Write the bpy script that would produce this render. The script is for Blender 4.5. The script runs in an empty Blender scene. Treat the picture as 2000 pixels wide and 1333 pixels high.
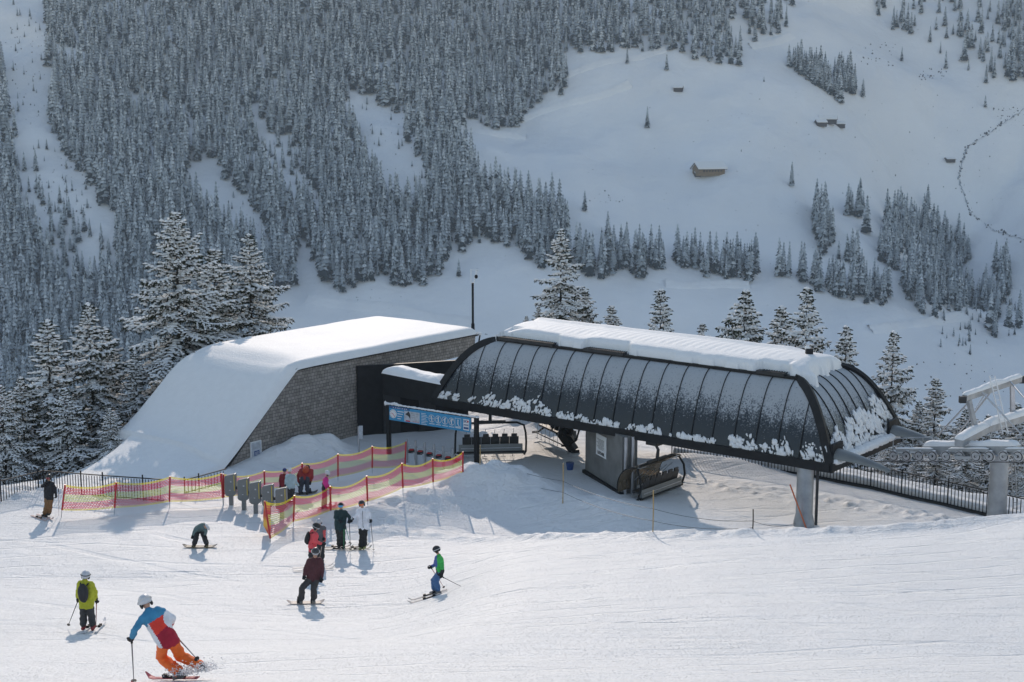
import bpy, bmesh, math, random
import numpy as np
from mathutils import Vector, Matrix
SC = bpy.context.scene
COL = SC.collection
R = math.radians
# ---------------------------------------------------------------- camera, sky, sun, exposure
FPX, HC = 2800.0, 17.2
PITCH = math.atan(466.5/FPX)
cam_d = bpy.data.cameras.new('camera'); cam = bpy.data.objects.new('camera', cam_d); COL.objects.link(cam)
cam.location = (0, 0, HC); cam.rotation_euler = (math.pi/2-PITCH, 0, 0)
cam_d.sensor_width = 36.0; cam_d.lens = 36.0*FPX/2000.0
cam_d.clip_start = 0.5; cam_d.clip_end = 6000
SC.camera = cam
HAZE = 0.00019
SUN_EL, SUN_AZ = R(23.5), R(-7.0)      # azimuth measured from +Y towards +X
w = bpy.data.worlds.new("World"); SC.world = w; w.use_nodes = True
nt = w.node_tree; bg = nt.nodes['Background']
sky = nt.nodes.new('ShaderNodeTexSky'); sky.sky_type = 'NISHITA'; sky.sun_disc = False
sky.sun_elevation = SUN_EL; sky.sun_rotation = SUN_AZ; sky.altitude = 1500; sky.air_density = 1.55; sky.dust_density = 0.05; sky.ozone_density = 1.0
nt.links.new(sky.outputs[0], bg.inputs['Color']); bg.inputs['Strength'].default_value = 0.15
sd = bpy.data.lights.new('sun', 'SUN'); sun = bpy.data.objects.new('sun', sd); COL.objects.link(sun)
sd.energy = 2.3; sd.angle = R(0.5); sd.color = (1.0, 0.955, 0.90)
to_sun = Vector((math.sin(SUN_AZ)*math.cos(SUN_EL), math.cos(SUN_AZ)*math.cos(SUN_EL), math.sin(SUN_EL)))
sun.rotation_euler = to_sun.to_track_quat('Z', 'Y').to_euler(); sun.location = (0, 60, 60)
SC.view_settings.view_transform = 'Standard'; SC.view_settings.look = 'None'
SC.view_settings.exposure = 0.40; SC.view_settings.gamma = 1.0
SC.view_settings.use_white_balance = True; SC.view_settings.white_balance_temperature = 7450; SC.view_settings.white_balance_tint = 15
# ---------------------------------------------------------------- picking helpers
CP, SP = math.cos(PITCH), math.sin(PITCH)
def ray(px, py):
    xc = (px-1000)/FPX; yc = -(py-666.5)/FPX
    return Vector((xc, CP+yc*SP, -SP+yc*CP))
def P(px, py, D):                       # point seen at a pixel, at world y = D
    d = ray(px, py); t = D/d.y
    return Vector((d.x*t, D, HC+d.z*t))
def Gz(px, py, z=0.0):                  # point on the level plane z
    d = ray(px, py); t = (z-HC)/d.z
    return Vector((d.x*t, d.y*t, z))
def Pp(px, py, p0, n):                  # point on a plane
    d = ray(px, py); o = Vector((0, 0, HC)); t = (p0-o).dot(n)/d.dot(n)
    return o+d*t
def project(p):
    x, y, z = p[0], p[1], p[2]-HC
    f = y*CP - z*SP; u = y*SP + z*CP
    return 1000+FPX*x/f, 666.5-FPX*u/f
U = Vector((-0.773, 0.635, 0)).normalized()      # long axis of the station, going away to the left
V = Vector((0.635, 0.773, 0)).normalized()       # across it, going away to the right
# ---------------------------------------------------------------- noise
def _h(ix, iy, s):
    n = (ix*374761393 + iy*668265263 + s*974634777) & 0xffffffff
    n = ((n ^ (n >> 13))*1274126177) & 0xffffffff
    return ((n ^ (n >> 16)) & 0xffff)/65535.0
def vnoise(x, y, s=0):
    x = np.asarray(x, float); y = np.asarray(y, float)
    ix = np.floor(x).astype(np.int64); iy = np.floor(y).astype(np.int64)
    fx = x-ix; fy = y-iy
    fx = fx*fx*(3-2*fx); fy = fy*fy*(3-2*fy)
    a = _h(ix, iy, s); b = _h(ix+1, iy, s); c = _h(ix, iy+1, s); d = _h(ix+1, iy+1, s)
    return (a*(1-fx)+b*fx)*(1-fy)+(c*(1-fx)+d*fx)*fy
def fbm(x, y, s=0, o=4):
    t = 0; a = 0.5; f = 1.0
    for k in range(o):
        t = t+a*(vnoise(np.asarray(x)*f, np.asarray(y)*f, s+k*17)-0.5); a *= 0.5; f *= 2.03
    return t*2
def sstep(a, b, x):
    t = np.clip((np.asarray(x, float)-a)/(b-a), 0, 1); return t*t*(3-2*t)
# ---------------------------------------------------------------- tags and mesh builder
def tag(o, label=None, cat=None, group=None, kind=None):
    if label: o['label'] = label
    if cat: o['category'] = cat
    if group: o['group'] = group
    if kind: o['kind'] = kind
    return o
def empty(name, loc=(0, 0, 0), label=None, cat=None, group=None):
    o = bpy.data.objects.new(name, None); COL.objects.link(o); o.location = loc; o.empty_display_size = 0.2
    return tag(o, label, cat, group)
def link(name, me, parent=None):
    o = bpy.data.objects.new(name, me); COL.objects.link(o)
    if parent: 
        o.parent = parent
    return o
class MB:
    def __init__(s): s.v = []; s.f = []; s.m = []; s.sm = []
    def add(s, vs, fs, mi=0, smooth=False):
        b = len(s.v); s.v += [tuple(v) for v in vs]
        for f in fs: s.f.append(tuple(b+i for i in f)); s.m.append(mi); s.sm.append(smooth)
    def hexa(s, c8, mi=0):
        s.add(c8, [(0,3,2,1),(4,5,6,7),(0,1,5,4),(1,2,6,5),(2,3,7,6),(3,0,4,7)], mi)
    def box(s, c, ax, ay, az, mi=0):           # centre and three half-axis vectors
        c = Vector(c); ax = Vector(ax); ay = Vector(ay); az = Vector(az)
        s.hexa([c-ax-ay-az, c+ax-ay-az, c+ax+ay-az, c-ax+ay-az, c-ax-ay+az, c+ax-ay+az, c+ax+ay+az, c-ax+ay+az], mi)
    def beam(s, a, b, wd, ht, mi=0, up=(0, 0, 1)):
        a = Vector(a); b = Vector(b); d = (b-a); L = d.length; d.normalize()
        up = Vector(up)
        if abs(d.dot(up)) > .98: up = Vector((0, 1, 0))
        sx = d.cross(up).normalized(); uz = sx.cross(d).normalized()
        s.box((a+b)/2, d*L/2, sx*wd/2, uz*ht/2, mi)
    def tube(s, pts, r, n=8, mi=0, smooth=True, cap=True):
        pts = [Vector(p) for p in pts]; rs = r if isinstance(r, (list, tuple)) else [r]*len(pts)
        vs = []; prev = None
        for i, p in enumerate(pts):
            d = (pts[min(i+1, len(pts)-1)]-pts[max(i-1, 0)])
            if d.length < 1e-7: d = Vector((0, 0, 1))
            d.normalize()
            if prev is None:
                a = d.orthogonal().normalized()
            else:
                a = (prev-d*prev.dot(d))
                a = a.normalized() if a.length > 1e-5 else d.orthogonal().normalized()
            prev = a; b = d.cross(a)
            for k in range(n):
                t = 2*math.pi*k/n; vs.append(p+(a*math.cos(t)+b*math.sin(t))*rs[i])
        fs = []
        for i in range(len(pts)-1):
            for k in range(n):
                k2 = (k+1) % n; fs.append((i*n+k, i*n+k2, (i+1)*n+k2, (i+1)*n+k))
        s.add(vs, fs, mi, smooth)
        if cap:
            s.add(vs[:n][::-1], [tuple(range(n))], mi); s.add(vs[-n:], [tuple(range(n))], mi)
    def blob(s, c, rx, ry, rz, mi=0, ax=None, rnd=None, jit=0.0, nu=8, nv=5):
        c = Vector(c); ax = ax or (Vector((1, 0, 0)), Vector((0, 1, 0)), Vector((0, 0, 1)))
        vs = []; fs = []
        J = (lambda: 1+jit*(rnd.random()-.5)*2) if rnd else (lambda: 1.0)
        vs.append(c+ax[2]*rz*J())
        for i in range(1, nv):
            t = math.pi*i/nv
            for k in range(nu):
                a = 2*math.pi*k/nu; j = J()
                vs.append(c+(ax[0]*rx*math.sin(t)*math.cos(a)+ax[1]*ry*math.sin(t)*math.sin(a)+ax[2]*rz*math.cos(t))*j)
        vs.append(c-ax[2]*rz*J())
        for k in range(nu): fs.append((0, 1+k, 1+(k+1) % nu))
        for i in range(nv-2):
            for k in range(nu):
                a = 1+i*nu+k; b = 1+i*nu+(k+1) % nu; fs.append((a, a+nu, b+nu, b))
        e = len(vs)-1; o = 1+(nv-2)*nu
        for k in range(nu): fs.append((o+k, e, o+(k+1) % nu))
        s.add(vs, fs, mi, True)
    def prism(s, poly, off, mi=0):              # planar polygon (list of Vector) pushed by off
        n = len(poly); a = [Vector(p) for p in poly]; b = [p+Vector(off) for p in a]
        s.add(a+b, [tuple(range(n))[::-1], tuple(range(n, 2*n))]+[(i, (i+1) % n, n+(i+1) % n, n+i) for i in range(n)], mi)
    def disc(s, c, n, r, th, mi=0, seg=20):
        c = Vector(c); n = Vector(n).normalized(); s.tube([c-n*th/2, c+n*th/2], r, seg, mi, False)
    def mesh(s, name, mats):
        me = bpy.data.meshes.new(name); me.from_pydata(s.v, [], s.f)
        for m in (mats if isinstance(mats, (list, tuple)) else [mats]): me.materials.append(m)
        me.polygons.foreach_set('material_index', s.m); me.polygons.foreach_set('use_smooth', s.sm); me.update()
        return me
    def build(s, name, mats, parent=None, origin=None):
        if origin is not None:
            o = Vector(origin); s.v = [tuple(Vector(v)-o) for v in s.v]
        ob = link(name, s.mesh(name, mats), parent)
        if origin is not None and not parent: ob.location = origin
        return ob
def np_mesh(name, V_, F_, mats, mi=None, smooth=True):
    me = bpy.data.meshes.new(name); n = len(V_); m = len(F_); k = F_.shape[1]
    me.vertices.add(n); me.vertices.foreach_set('co', np.asarray(V_, np.float32).ravel())
    me.loops.add(m*k); me.loops.foreach_set('vertex_index', np.asarray(F_, np.int32).ravel())
    me.polygons.add(m); me.polygons.foreach_set('loop_start', np.arange(0, m*k, k, dtype=np.int32))
    me.polygons.foreach_set('loop_total', np.full(m, k, np.int32))
    for x in mats: me.materials.append(x)
    if mi is not None: me.polygons.foreach_set('material_index', np.asarray(mi, np.int32))
    me.polygons.foreach_set('use_smooth', np.full(m, smooth))
    me.update(calc_edges=True); me.validate()
    return me
def grid_mesh(name, X, Y, Z, mats, keep=None):
    ny, nx = X.shape; idx = np.arange(ny*nx).reshape(ny, nx)
    F = np.stack([idx[:-1, :-1], idx[:-1, 1:], idx[1:, 1:], idx[1:, :-1]], -1)
    if keep is not None: F = F[keep]
    F = F.reshape(-1, 4); Vv = np.stack([X.ravel(), Y.ravel(), Z.ravel()], 1)
    used = np.unique(F); mp = -np.ones(len(Vv), np.int64); mp[used] = np.arange(len(used))
    return np_mesh(name, Vv[used], mp[F], mats)
# ---------------------------------------------------------------- materials
def mat(name, col, rough=0.6, metal=0.0, spec=0.5, var=0.0, vscale=3.0, bump=0.0, bscale=20.0, bdist=0.02, coat=0.0):
    m = bpy.data.materials.new(name); m.use_nodes = True; t = m.node_tree; b = t.nodes['Principled BSDF']
    b.inputs['Base Color'].default_value = (*col, 1); b.inputs['Roughness'].default_value = rough
    b.inputs['Metallic'].default_value = metal; b.inputs['Specular IOR Level'].default_value = spec
    b.inputs['Coat Weight'].default_value = coat
    tc = t.nodes.new('ShaderNodeTexCoord')
    if var > 0:
        n = t.nodes.new('ShaderNodeTexNoise'); n.inputs['Scale'].default_value = vscale; n.inputs['Detail'].default_value = 4
        t.links.new(tc.outputs['Object'], n.inputs['Vector'])
        mx = t.nodes.new('ShaderNodeMix'); mx.data_type = 'RGBA'
        mx.inputs['A'].default_value = tuple(c*(1-var) for c in col)+(1,); mx.inputs['B'].default_value = tuple(min(1, c*(1+var)) for c in col)+(1,)
        mr = t.nodes.new('ShaderNodeMapRange'); mr.inputs[1].default_value = .3; mr.inputs[2].default_value = .7
        t.links.new(n.outputs['Fac'], mr.inputs[0]); t.links.new(mr.outputs[0], mx.inputs['Factor']); t.links.new(mx.outputs['Result'], b.inputs['Base Color'])
    if bump > 0:
        n2 = t.nodes.new('ShaderNodeTexNoise'); n2.inputs['Scale'].default_value = bscale; n2.inputs['Detail'].default_value = 5
        t.links.new(tc.outputs['Object'], n2.inputs['Vector'])
        bp = t.nodes.new('ShaderNodeBump'); bp.inputs['Strength'].default_value = bump; bp.inputs['Distance'].default_value = bdist
        t.links.new(n2.outputs['Fac'], bp.inputs['Height']); t.links.new(bp.outputs['Normal'], b.inputs['Normal'])
    return m
SNOWC = (0.80, 0.805, 0.81)
M = {}
M['snow'] = mat('snow', SNOWC, .65, spec=.25, var=.02, bump=.5, bscale=9, bdist=.04)
M['snow_tree'] = mat('snow_tree', (.80, .81, .82), .7, spec=.2)
M['black'] = mat('black_metal', (.012, .013, .015), .62, 0, spec=.3, var=.3)
M['dark'] = mat('dark_panel', (.025, .027, .03), .6, var=.3)
M['rubber'] = mat('rubber', (.02, .02, .02), .8)
M['galv'] = mat('galvanised', (.36, .38, .40), .5, .55, var=.18, vscale=2.2, bump=.2, bscale=14)
M['steel'] = mat('steel', (.5, .51, .53), .35, .8, var=.1)
M['grey'] = mat('grey_paint', (.17, .18, .18), .4, .2, var=.06, coat=.3)
M['concrete'] = mat('concrete', (.17, .17, .165), .85, var=.18, vscale=1.6, bump=.4, bscale=12)
M['red'] = mat('red_plastic', (.50, .015, .02), .4, coat=.3)
M['yellow'] = mat('yellow_plastic', (.75, .55, .03), .5)
M['wood'] = mat('bamboo', (.42, .28, .12), .6, var=.25, vscale=9)
M['white'] = mat('white_paint', (.75, .76, .77), .5, var=.04)
M['orange'] = mat('orange_paint', (.6, .16, .07), .5)
M['rope'] = mat('steel_rope', (.09, .09, .095), .5, .6)
M['needle'] = mat('needle', (.030, .036, .020), .8, spec=.15, var=.45, vscale=1.5)
M['bark'] = mat('bark', (.035, .028, .022), .9, var=.3, vscale=6, bump=.6, bscale=20)
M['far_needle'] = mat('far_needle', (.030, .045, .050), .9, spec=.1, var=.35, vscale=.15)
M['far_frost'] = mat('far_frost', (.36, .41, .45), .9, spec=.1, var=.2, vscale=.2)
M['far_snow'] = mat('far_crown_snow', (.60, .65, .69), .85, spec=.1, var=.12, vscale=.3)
M['rock'] = mat('rock', (.09, .09, .09), .9, var=.4)
M['timber'] = mat('timber', (.22, .15, .085), .8, var=.25, vscale=2)
M['old_timber'] = mat('old_timber', (.06, .05, .045), .85, var=.3, vscale=2)
# ---------------------------------------------------------------- terrain functions
_py = np.array([-60, 0, 10, 18, 26, 34, 42, 47.6, 54, 60, 70, 400.])
_pz = np.array([26, 14.6, 11.7, 9.25, 6.7, 4.05, 1.75, .9, .3, 0.02, 0, 0])
_ty = np.arange(-60, 200, .25); _tz = np.interp(_ty, _py, _pz)
_k = np.exp(-np.linspace(-2.2, 2.2, 21)**2); _k /= _k.sum(); _tz = np.convolve(np.pad(_tz, 10, mode='edge'), _k, 'valid')
_ex = np.array([-400, -60, -23, -20.5, -18.5, -16.5, -8, 0, 5, 7.9, 14.8, 20, 30, 60, 400.])
_ed = np.array([90, 66, 62.6, 64.6, 72, 82, 92, 94, 84, 71.2, 66.3, 61.0, 57, 60, 90])
MOUNDS = []
def mound(px, py, D, h, sx, sy, rot=0):
    MOUNDS.append(((px-1000)/FPX*D*1.015, D, h, sx, sy, rot))
mound(905, 0, 61.4, 1.15, 2.1, 1.7); mound(1010, 0, 61.8, .95, 2.0, 1.6); mound(800, 0, 58.8, .75, 2.2, 1.3, .25)
mound(1130, 0, 58.8, .7, 2.8, 1.9, -.2); mound(1220, 0, 57.0, .5, 1.8, 1.5); mound(690, 0, 57.6, .55, 1.5, .9); mound(625, 0, 57.0, .35, .8, .6); mound(760, 0, 56.6, .38, 1.5, .8)
mound(590, 0, 68.9, .85, 1.7, 1.0, .5); mound(520, 0, 67.6, .35, 1.6, .8, .5); mound(640, 0, 69.6, .5, .9, .8)
mound(1065, 0, 77, 1.6, 2.4, 2.4); mound(1010, 0, 80, 1.8, 3, 2)
mound(1400, 0, 67.2, .4, 3.0, 1.0, -.5); mound(30, 0, 61.5, .35, 2.5, 1.4)
LIP = [P(x, y, D) for x, y, D in ((640, 1082, 55.2), (760, 1066, 55.2), (860, 1059, 54.8), (1000, 1054, 53), (1100, 1051, 51.2), (1300, 1046, 49.2), (1500, 1043, 48.2), (1700, 1037, 47.6), (1850, 1027, 47.5), (2000, 1010, 47.5), (2150, 995, 47.5), (2500, 975, 47.5))]
_lx = np.array([p.x for p in LIP]); _ly = np.array([p.y for p in LIP]); _lz = np.array([p.z for p in LIP])
def near_h(x, y, detail=True):
    x = np.asarray(x, float); y = np.asarray(y, float)
    h = np.interp(y, _ty, _tz)
    fg = 1-sstep(44, 56, y)
    h = h+fg*(fbm(x/14, y/14, 3, 3)*.45)
    ly = np.interp(x, _lx, _ly); lz = np.interp(x, _lx, _lz); d = y-ly
    tt = np.clip((ly-y)/(ly-26), 0, 1); front = lz+(6.7-lz)*tt**1.06+np.minimum(0, 26-y)*0
    front = np.where(y < 26, np.interp(y, _ty, _tz)+.25*sstep(26, 18, y)*0, front)
    back = np.maximum(0, lz-.42*np.maximum(0, d-.25)); back = back+.25*np.exp(-((back-.0)/.35)**2)*0
    wR = sstep(-4.6, .5, x); hR = np.where(d < 0, front+fg*fbm(x/14, y/14, 3, 3)*.22, back); h = h*(1-wR)+hR*wR
    for mx, my, mh, sx, sy, rot in MOUNDS:
        c, s_ = math.cos(rot), math.sin(rot); dx = x-mx; dy = y-my
        a = (dx*c+dy*s_)/sx; b = (-dx*s_+dy*c)/sy
        g = np.exp(-(a*a+b*b)); h = h+mh*g
        if detail: h = h+mh*g*(fbm(x*1.6, y*1.6, 9, 4)*.28)
    # lip between the piste and the apron
    on = sstep(_lx[0]-1, _lx[0]+3, x)
    rough = 1+.9*fbm(x*1.7, y*1.7, 21, 4)
    h = h+on*.13*np.exp(-(d/.45)**2)*rough
    # churned lumps
    if detail:
        lump = np.maximum(0, fbm(x*3.1, y*3.1, 31, 4))*.8+.4*np.maximum(0, fbm(x*1.5, y*1.5, 32, 3))
        ms = sstep(-22, -19, x)*0
        z1 = np.exp(-((y-(64.8-.62*(x-7)))/1.3)**2)*sstep(5, 8, x)*(1-sstep(20, 24, x))
        z2 = np.exp(-(((x+21)/3.5)**2+((y-61.4)/1.0)**2))
        z3 = on*np.exp(-((d+.1)/.6)**2)
        h = h+lump*(z1*.30+z2*.35+z3*.16)
        h = h+fbm(x*.9, y*.9, 5, 3)*.035+fbm(x*3.1, y*3.1, 7, 2)*.010
        # ski tracks: shallow grooves running across the slope
        for k, (c0, sl, cv) in enumerate(((41, .10, .004), (44.5, .16, -.003), (48, .05, .004), (50.6, .20, .002), (53.2, .12, -.004), (38, .08, .002), (35, -.05, .003), (56, .16, .001), (46.1, -.10, .002), (30.5, .06, .002))):
            yy = c0+sl*x+cv*x*x+.5*fbm(x/9, x*0+k, 40+k, 2)
            g = np.exp(-((y-yy)/.09)**2)+np.exp(-((y-yy-.38)/.09)**2)
            h = h-.030*g*sstep(.35, .55, vnoise(x/5, x*0+k*3.1, 60+k))*(1-sstep(58, 61, y))
    b = np.maximum(0, y-np.interp(x, _ex, _ed))
    h = h+.30*np.exp(-((y-np.interp(x, _ex, _ed)+.1)/.8)**2)*sstep(5, 8, x)*(1-sstep(22, 26, x))
    h = h-(.36*b*sstep(0, 3, b)+.30*np.maximum(0, b-26))
    return h
def far_h(x, y, gully=True):
    x = np.asarray(x, float); y = np.asarray(y, float)
    sh = 210*sstep(150, 520, x)*sstep(-40, 900, y)+30*np.sin(x/170+.6)
    yy = y-sh*.55
    z = np.interp(yy, [0, 690, 730, 775, 900, 1319, 1620, 1800, 2200], [-212, -208, -200, -177, -111, 111, 440, 470, 300])
    z = z+20*fbm(x/190, y/190, 71, 3)*sstep(650, 800, y)+7*fbm(x/46, y/70, 77, 3)*sstep(650, 800, y)
    z = z+2.4*fbm(x/15, y/24, 79, 3)*sstep(650, 800, y)
    cc_ = (x*1.2+y)/1.56; al = (x-1.2*y)/1.56; rd = 1-np.abs(2*vnoise(cc_/95, al/420, 88)-1); rd2 = 1-np.abs(2*vnoise(cc_/38+9, al/230, 89)-1)
    z = z+(15*rd+5*rd2)*sstep(690, 900, y)*(1-.62*sstep(40, 160, x-.25*(y-1000))*(1-sstep(330, 420, x)))
    if gully:
        for (ax, ay), (bx, by), wd, dp in GUL:
            t = np.clip(((x-ax)*(bx-ax)+(y-ay)*(by-ay))/((bx-ax)**2+(by-ay)**2), 0, 1)
            dd = np.hypot(x-ax-t*(bx-ax), y-ay-t*(by-ay)); z = z-dp*np.exp(-(dd/wd)**2)
    return z
GUL = []
def terr(x, y, detail=False, gully=True):
    n = near_h(x, y, detail); f = far_h(x, y, gully)
    return np.where(np.asarray(y) < 420, np.maximum(n, -212+0*n), np.maximum(f, np.maximum(n, -212)))
def Gf(px, py, gully=True):               # where a pixel meets the far side of the valley
    d = ray(px, py); ys = np.arange(560, 2200, 4.0); xs = d.x/d.y*ys; zs = HC+d.z/d.y*ys
    h = terr(xs, ys, False, gully); i = np.argmax(h > zs)
    if i == 0: return None
    y0, y1 = ys[i-1], ys[i]; a = zs[i-1]-h[i-1]; b = h[i]-zs[i]; yy = y0+(y1-y0)*a/(a+b+1e-9)
    return Vector((d.x/d.y*yy, yy, float(terr(np.array([d.x/d.y*yy]), np.array([yy]), False, gully)[0])))
def G(px, py):                            # where a pixel meets the near ground
    d = ray(px, py); ys = np.arange(12, 110, .1); xs = d.x/d.y*ys; zs = HC+d.z/d.y*ys
    h = near_h(xs, ys, False); i = np.argmax(h > zs)
    yy = ys[i]; return Vector((d.x/d.y*yy, yy, float(h[i])))
def gh(x, y): return float(near_h(np.array([x]), np.array([y]), True)[0])
_gp = [(2030, 190), (1986, 224), (1930, 262), (1888, 290), (1878, 320), (1872, 350), (1895, 417), (1940, 450), (2000, 469), (2060, 500)]
_gw = [Gf(a, b, False) for a, b in _gp]
for a, b in zip(_gw[:-1], _gw[1:]): GUL.append(((a.x, a.y), (b.x, b.y), 9, 5.5)); GUL.append(((a.x, a.y), (b.x, b.y), 70, 14))
_g2 = [Gf(a, b, False) for a, b in ((1668, 185), (1690, 215), (1740, 250), (1880, 290))]
for a, b in zip(_g2[:-1], _g2[1:]): GUL.append(((a.x, a.y), (b.x, b.y), 5, 3))
_g3 = [Gf(a, b, False) for a, b in ((1860, 160), (1800, 90), (1700, 10))]
for a, b in zip(_g3[:-1], _g3[1:]): GUL.append(((a.x, a.y), (b.x, b.y), 30, 9))
# ---------------------------------------------------------------- ground material
def snow_ground():
    m = bpy.data.materials.new('piste_snow'); m.use_nodes = True; t = m.node_tree; b = t.nodes['Principled BSDF']
    N = t.nodes.new; L = t.links.new
    b.inputs['Roughness'].default_value = .6; b.inputs['Specular IOR Level'].default_value = .25
    tc = N('ShaderNodeTexCoord')
    def noise(sc, det, vec, rgh=.55):
        n = N('ShaderNodeTexNoise'); n.inputs['Scale'].default_value = sc; n.inputs['Detail'].default_value = det; n.inputs['Roughness'].default_value = rgh; L(vec, n.inputs['Vector']); return n.outputs['Fac']
    def mapped(rot, sc):
        mp = N('ShaderNodeMapping'); mp.inputs['Rotation'].default_value = (0, 0, rot); mp.inputs['Scale'].default_value = sc; L(tc.outputs['Object'], mp.inputs['Vector']); return mp.outputs[0]
    mx = N('ShaderNodeMix'); mx.data_type = 'RGBA'; mx.inputs['A'].default_value = (.74, .745, .755, 1); mx.inputs['B'].default_value = (.82, .825, .83, 1)
    L(noise(.35, 5, tc.outputs['Object']), mx.inputs['Factor']); L(mx.outputs['Result'], b.inputs['Base Color'])
    def bump(h, st, dist, prev=None):
        bp = N('ShaderNodeBump'); bp.inputs['Strength'].default_value = st; bp.inputs['Distance'].default_value = dist; L(h, bp.inputs['Height'])
        if prev: L(prev, bp.inputs['Normal'])
        return bp.outputs['Normal']
    def ridge(v, lo, hi):
        mr = N('ShaderNodeMapRange'); mr.inputs[1].default_value = lo; mr.inputs[2].default_value = hi; L(v, mr.inputs[0]); return mr.outputs[0]
    n1 = bump(noise(7, 6, tc.outputs['Object'], .6), .7, .05)
    n2 = bump(ridge(noise(1.0, 4, mapped(R(-12), (.22, 3.2, 1)), .65), .54, .70), .45, .05, n1)
    n3 = bump(ridge(noise(1.0, 3, mapped(R(9), (.16, 5.5, 1)), .6), .57, .66), .4, .04, n2)
    n4 = bump(ridge(noise(26, 2, tc.outputs['Object']), .58, .72), .8, .05, n3)
    def lines(rot, sc, dist, seed, prev, st):
        mp = N('ShaderNodeMapping'); mp.inputs['Rotation'].default_value = (0, 0, rot); mp.inputs['Location'].default_value = (seed*7.3, seed*3.1, 0); L(tc.outputs['Object'], mp.inputs['Vector'])
        wv = N('ShaderNodeTexWave'); wv.bands_direction = 'Y'; wv.inputs['Scale'].default_value = sc; wv.inputs['Distortion'].default_value = dist; wv.inputs['Detail'].default_value = 2; wv.inputs['Detail Scale'].default_value = .16; L(mp.outputs[0], wv.inputs['Vector'])
        ln = ridge(wv.outputs['Fac'], .955, .99); mk = ridge(noise(.11+.03*seed, 3, mp.outputs[0]), .48, .58)
        mu = N('ShaderNodeMath'); mu.operation = 'MULTIPLY'; L(ln, mu.inputs[0]); L(mk, mu.inputs[1]); mi = N('ShaderNodeMath'); mi.operation = 'SUBTRACT'; mi.inputs[0].default_value = 1; L(mu.outputs[0], mi.inputs[1])
        return bump(mi.outputs[0], st, .05, prev)
    n5 = lines(R(-16), .20, 6, 1, n4, .6); n6 = lines(R(7), .13, 8, 2, n5, .45); n7 = lines(R(38), .09, 10, 3, n6, .6)
    L(n7, b.inputs['Normal']); return m
def hill_snow():
    m = bpy.data.materials.new('valley_snow'); m.use_nodes = True; t = m.node_tree; b = t.nodes['Principled BSDF']
    N = t.nodes.new; L = t.links.new
    b.inputs['Roughness'].default_value = .8; b.inputs['Specular IOR Level'].default_value = .1
    tc = N('ShaderNodeTexCoord'); n = N('ShaderNodeTexNoise'); n.inputs['Scale'].default_value = .012; n.inputs['Detail'].default_value = 6; L(tc.outputs['Object'], n.inputs['Vector'])
    mx = N('ShaderNodeMix'); mx.data_type = 'RGBA'; mx.inputs['A'].default_value = (.80, .81, .83, 1); mx.inputs['B'].default_value = (.87, .88, .90, 1)
    mr = N('ShaderNodeMapRange'); mr.inputs[1].default_value = .35; mr.inputs[2].default_value = .65; L(n.outputs['Fac'], mr.inputs[0]); L(mr.outputs[0], mx.inputs['Factor'])
    # wind blown dirt and grass tips poking through
    n2 = N('ShaderNodeTexNoise'); n2.inputs['Scale'].default_value = .35; n2.inputs['Detail'].default_value = 3; L(tc.outputs['Object'], n2.inputs['Vector'])
    r2 = N('ShaderNodeMapRange'); r2.inputs[1].default_value = .70; r2.inputs[2].default_value = .76; L(n2.outputs['Fac'], r2.inputs[0])
    n3 = N('ShaderNodeTexNoise'); n3.inputs['Scale'].default_value = .02; n3.inputs['Detail'].default_value = 2; L(tc.outputs['Object'], n3.inputs['Vector'])
    r3 = N('ShaderNodeMapRange'); r3.inputs[1].default_value = .52; r3.inputs[2].default_value = .62; L(n3.outputs['Fac'], r3.inputs[0])
    mu = N('ShaderNodeMath'); mu.operation = 'MULTIPLY'; L(r2.outputs[0], mu.inputs[0]); L(r3.outputs[0], mu.inputs[1])
    m2 = N('ShaderNodeMix'); m2.data_type = 'RGBA'; m2.inputs['B'].default_value = (.22, .22, .21, 1); L(mx.outputs['Result'], m2.inputs['A']); L(mu.outputs[0], m2.inputs['Factor'])
    L(m2.outputs['Result'], b.inputs['Base Color'])
    n4 = N('ShaderNodeTexNoise'); n4.inputs['Scale'].default_value = .12; n4.inputs['Detail'].default_value = 5; L(tc.outputs['Object'], n4.inputs['Vector'])
    bp = N('ShaderNodeBump'); bp.inputs['Strength'].default_value = .6; bp.inputs['Distance'].default_value = 1.6; L(n4.outputs['Fac'], bp.inputs['Height']); L(bp.outputs['Normal'], b.inputs['Normal'])
    return m
M['ground'] = snow_ground(); M['hill'] = hill_snow()
xs = np.arange(-42, 46.01, .16); ys = np.concatenate([np.arange(4, 22, .5), np.arange(22, 76, .13), np.arange(76, 104.1, .4)])
X, Y = np.meshgrid(xs, ys); Z = near_h(X, Y, True)
tag(link('ground', grid_mesh('ground', X, Y, Z, [M['ground']])), kind='structure')
xs = np.concatenate([np.arange(-1100, -42, 14.), np.arange(-42, 46, 4.4), np.arange(46, 1110, 14.)]); ys = np.concatenate([np.arange(-60, 4, 8.), np.arange(4, 130, 5.), np.arange(130, 620, 18.)])
X, Y = np.meshgrid(xs, ys); Z = terr(X, Y)
ins = (X > -41) & (X < 45) & (Y > 5) & (Y < 103); Z = np.where(ins, Z-.8, Z)
k4 = ins[:-1, :-1] & ins[1:, :-1] & ins[:-1, 1:] & ins[1:, 1:]
tag(link('hillside', grid_mesh('hillside', X, Y, Z, [M['ground']], ~k4)), kind='structure')
xs = np.arange(-900, 1100, 5.); ys = np.concatenate([np.arange(602, 1420, 5.), np.arange(1420, 2200, 20.)])
X, Y = np.meshgrid(xs, ys); Z = terr(X, Y)
tag(link('mountain', grid_mesh('mountain', X, Y, Z, [M['hill']])), kind='structure')
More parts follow.
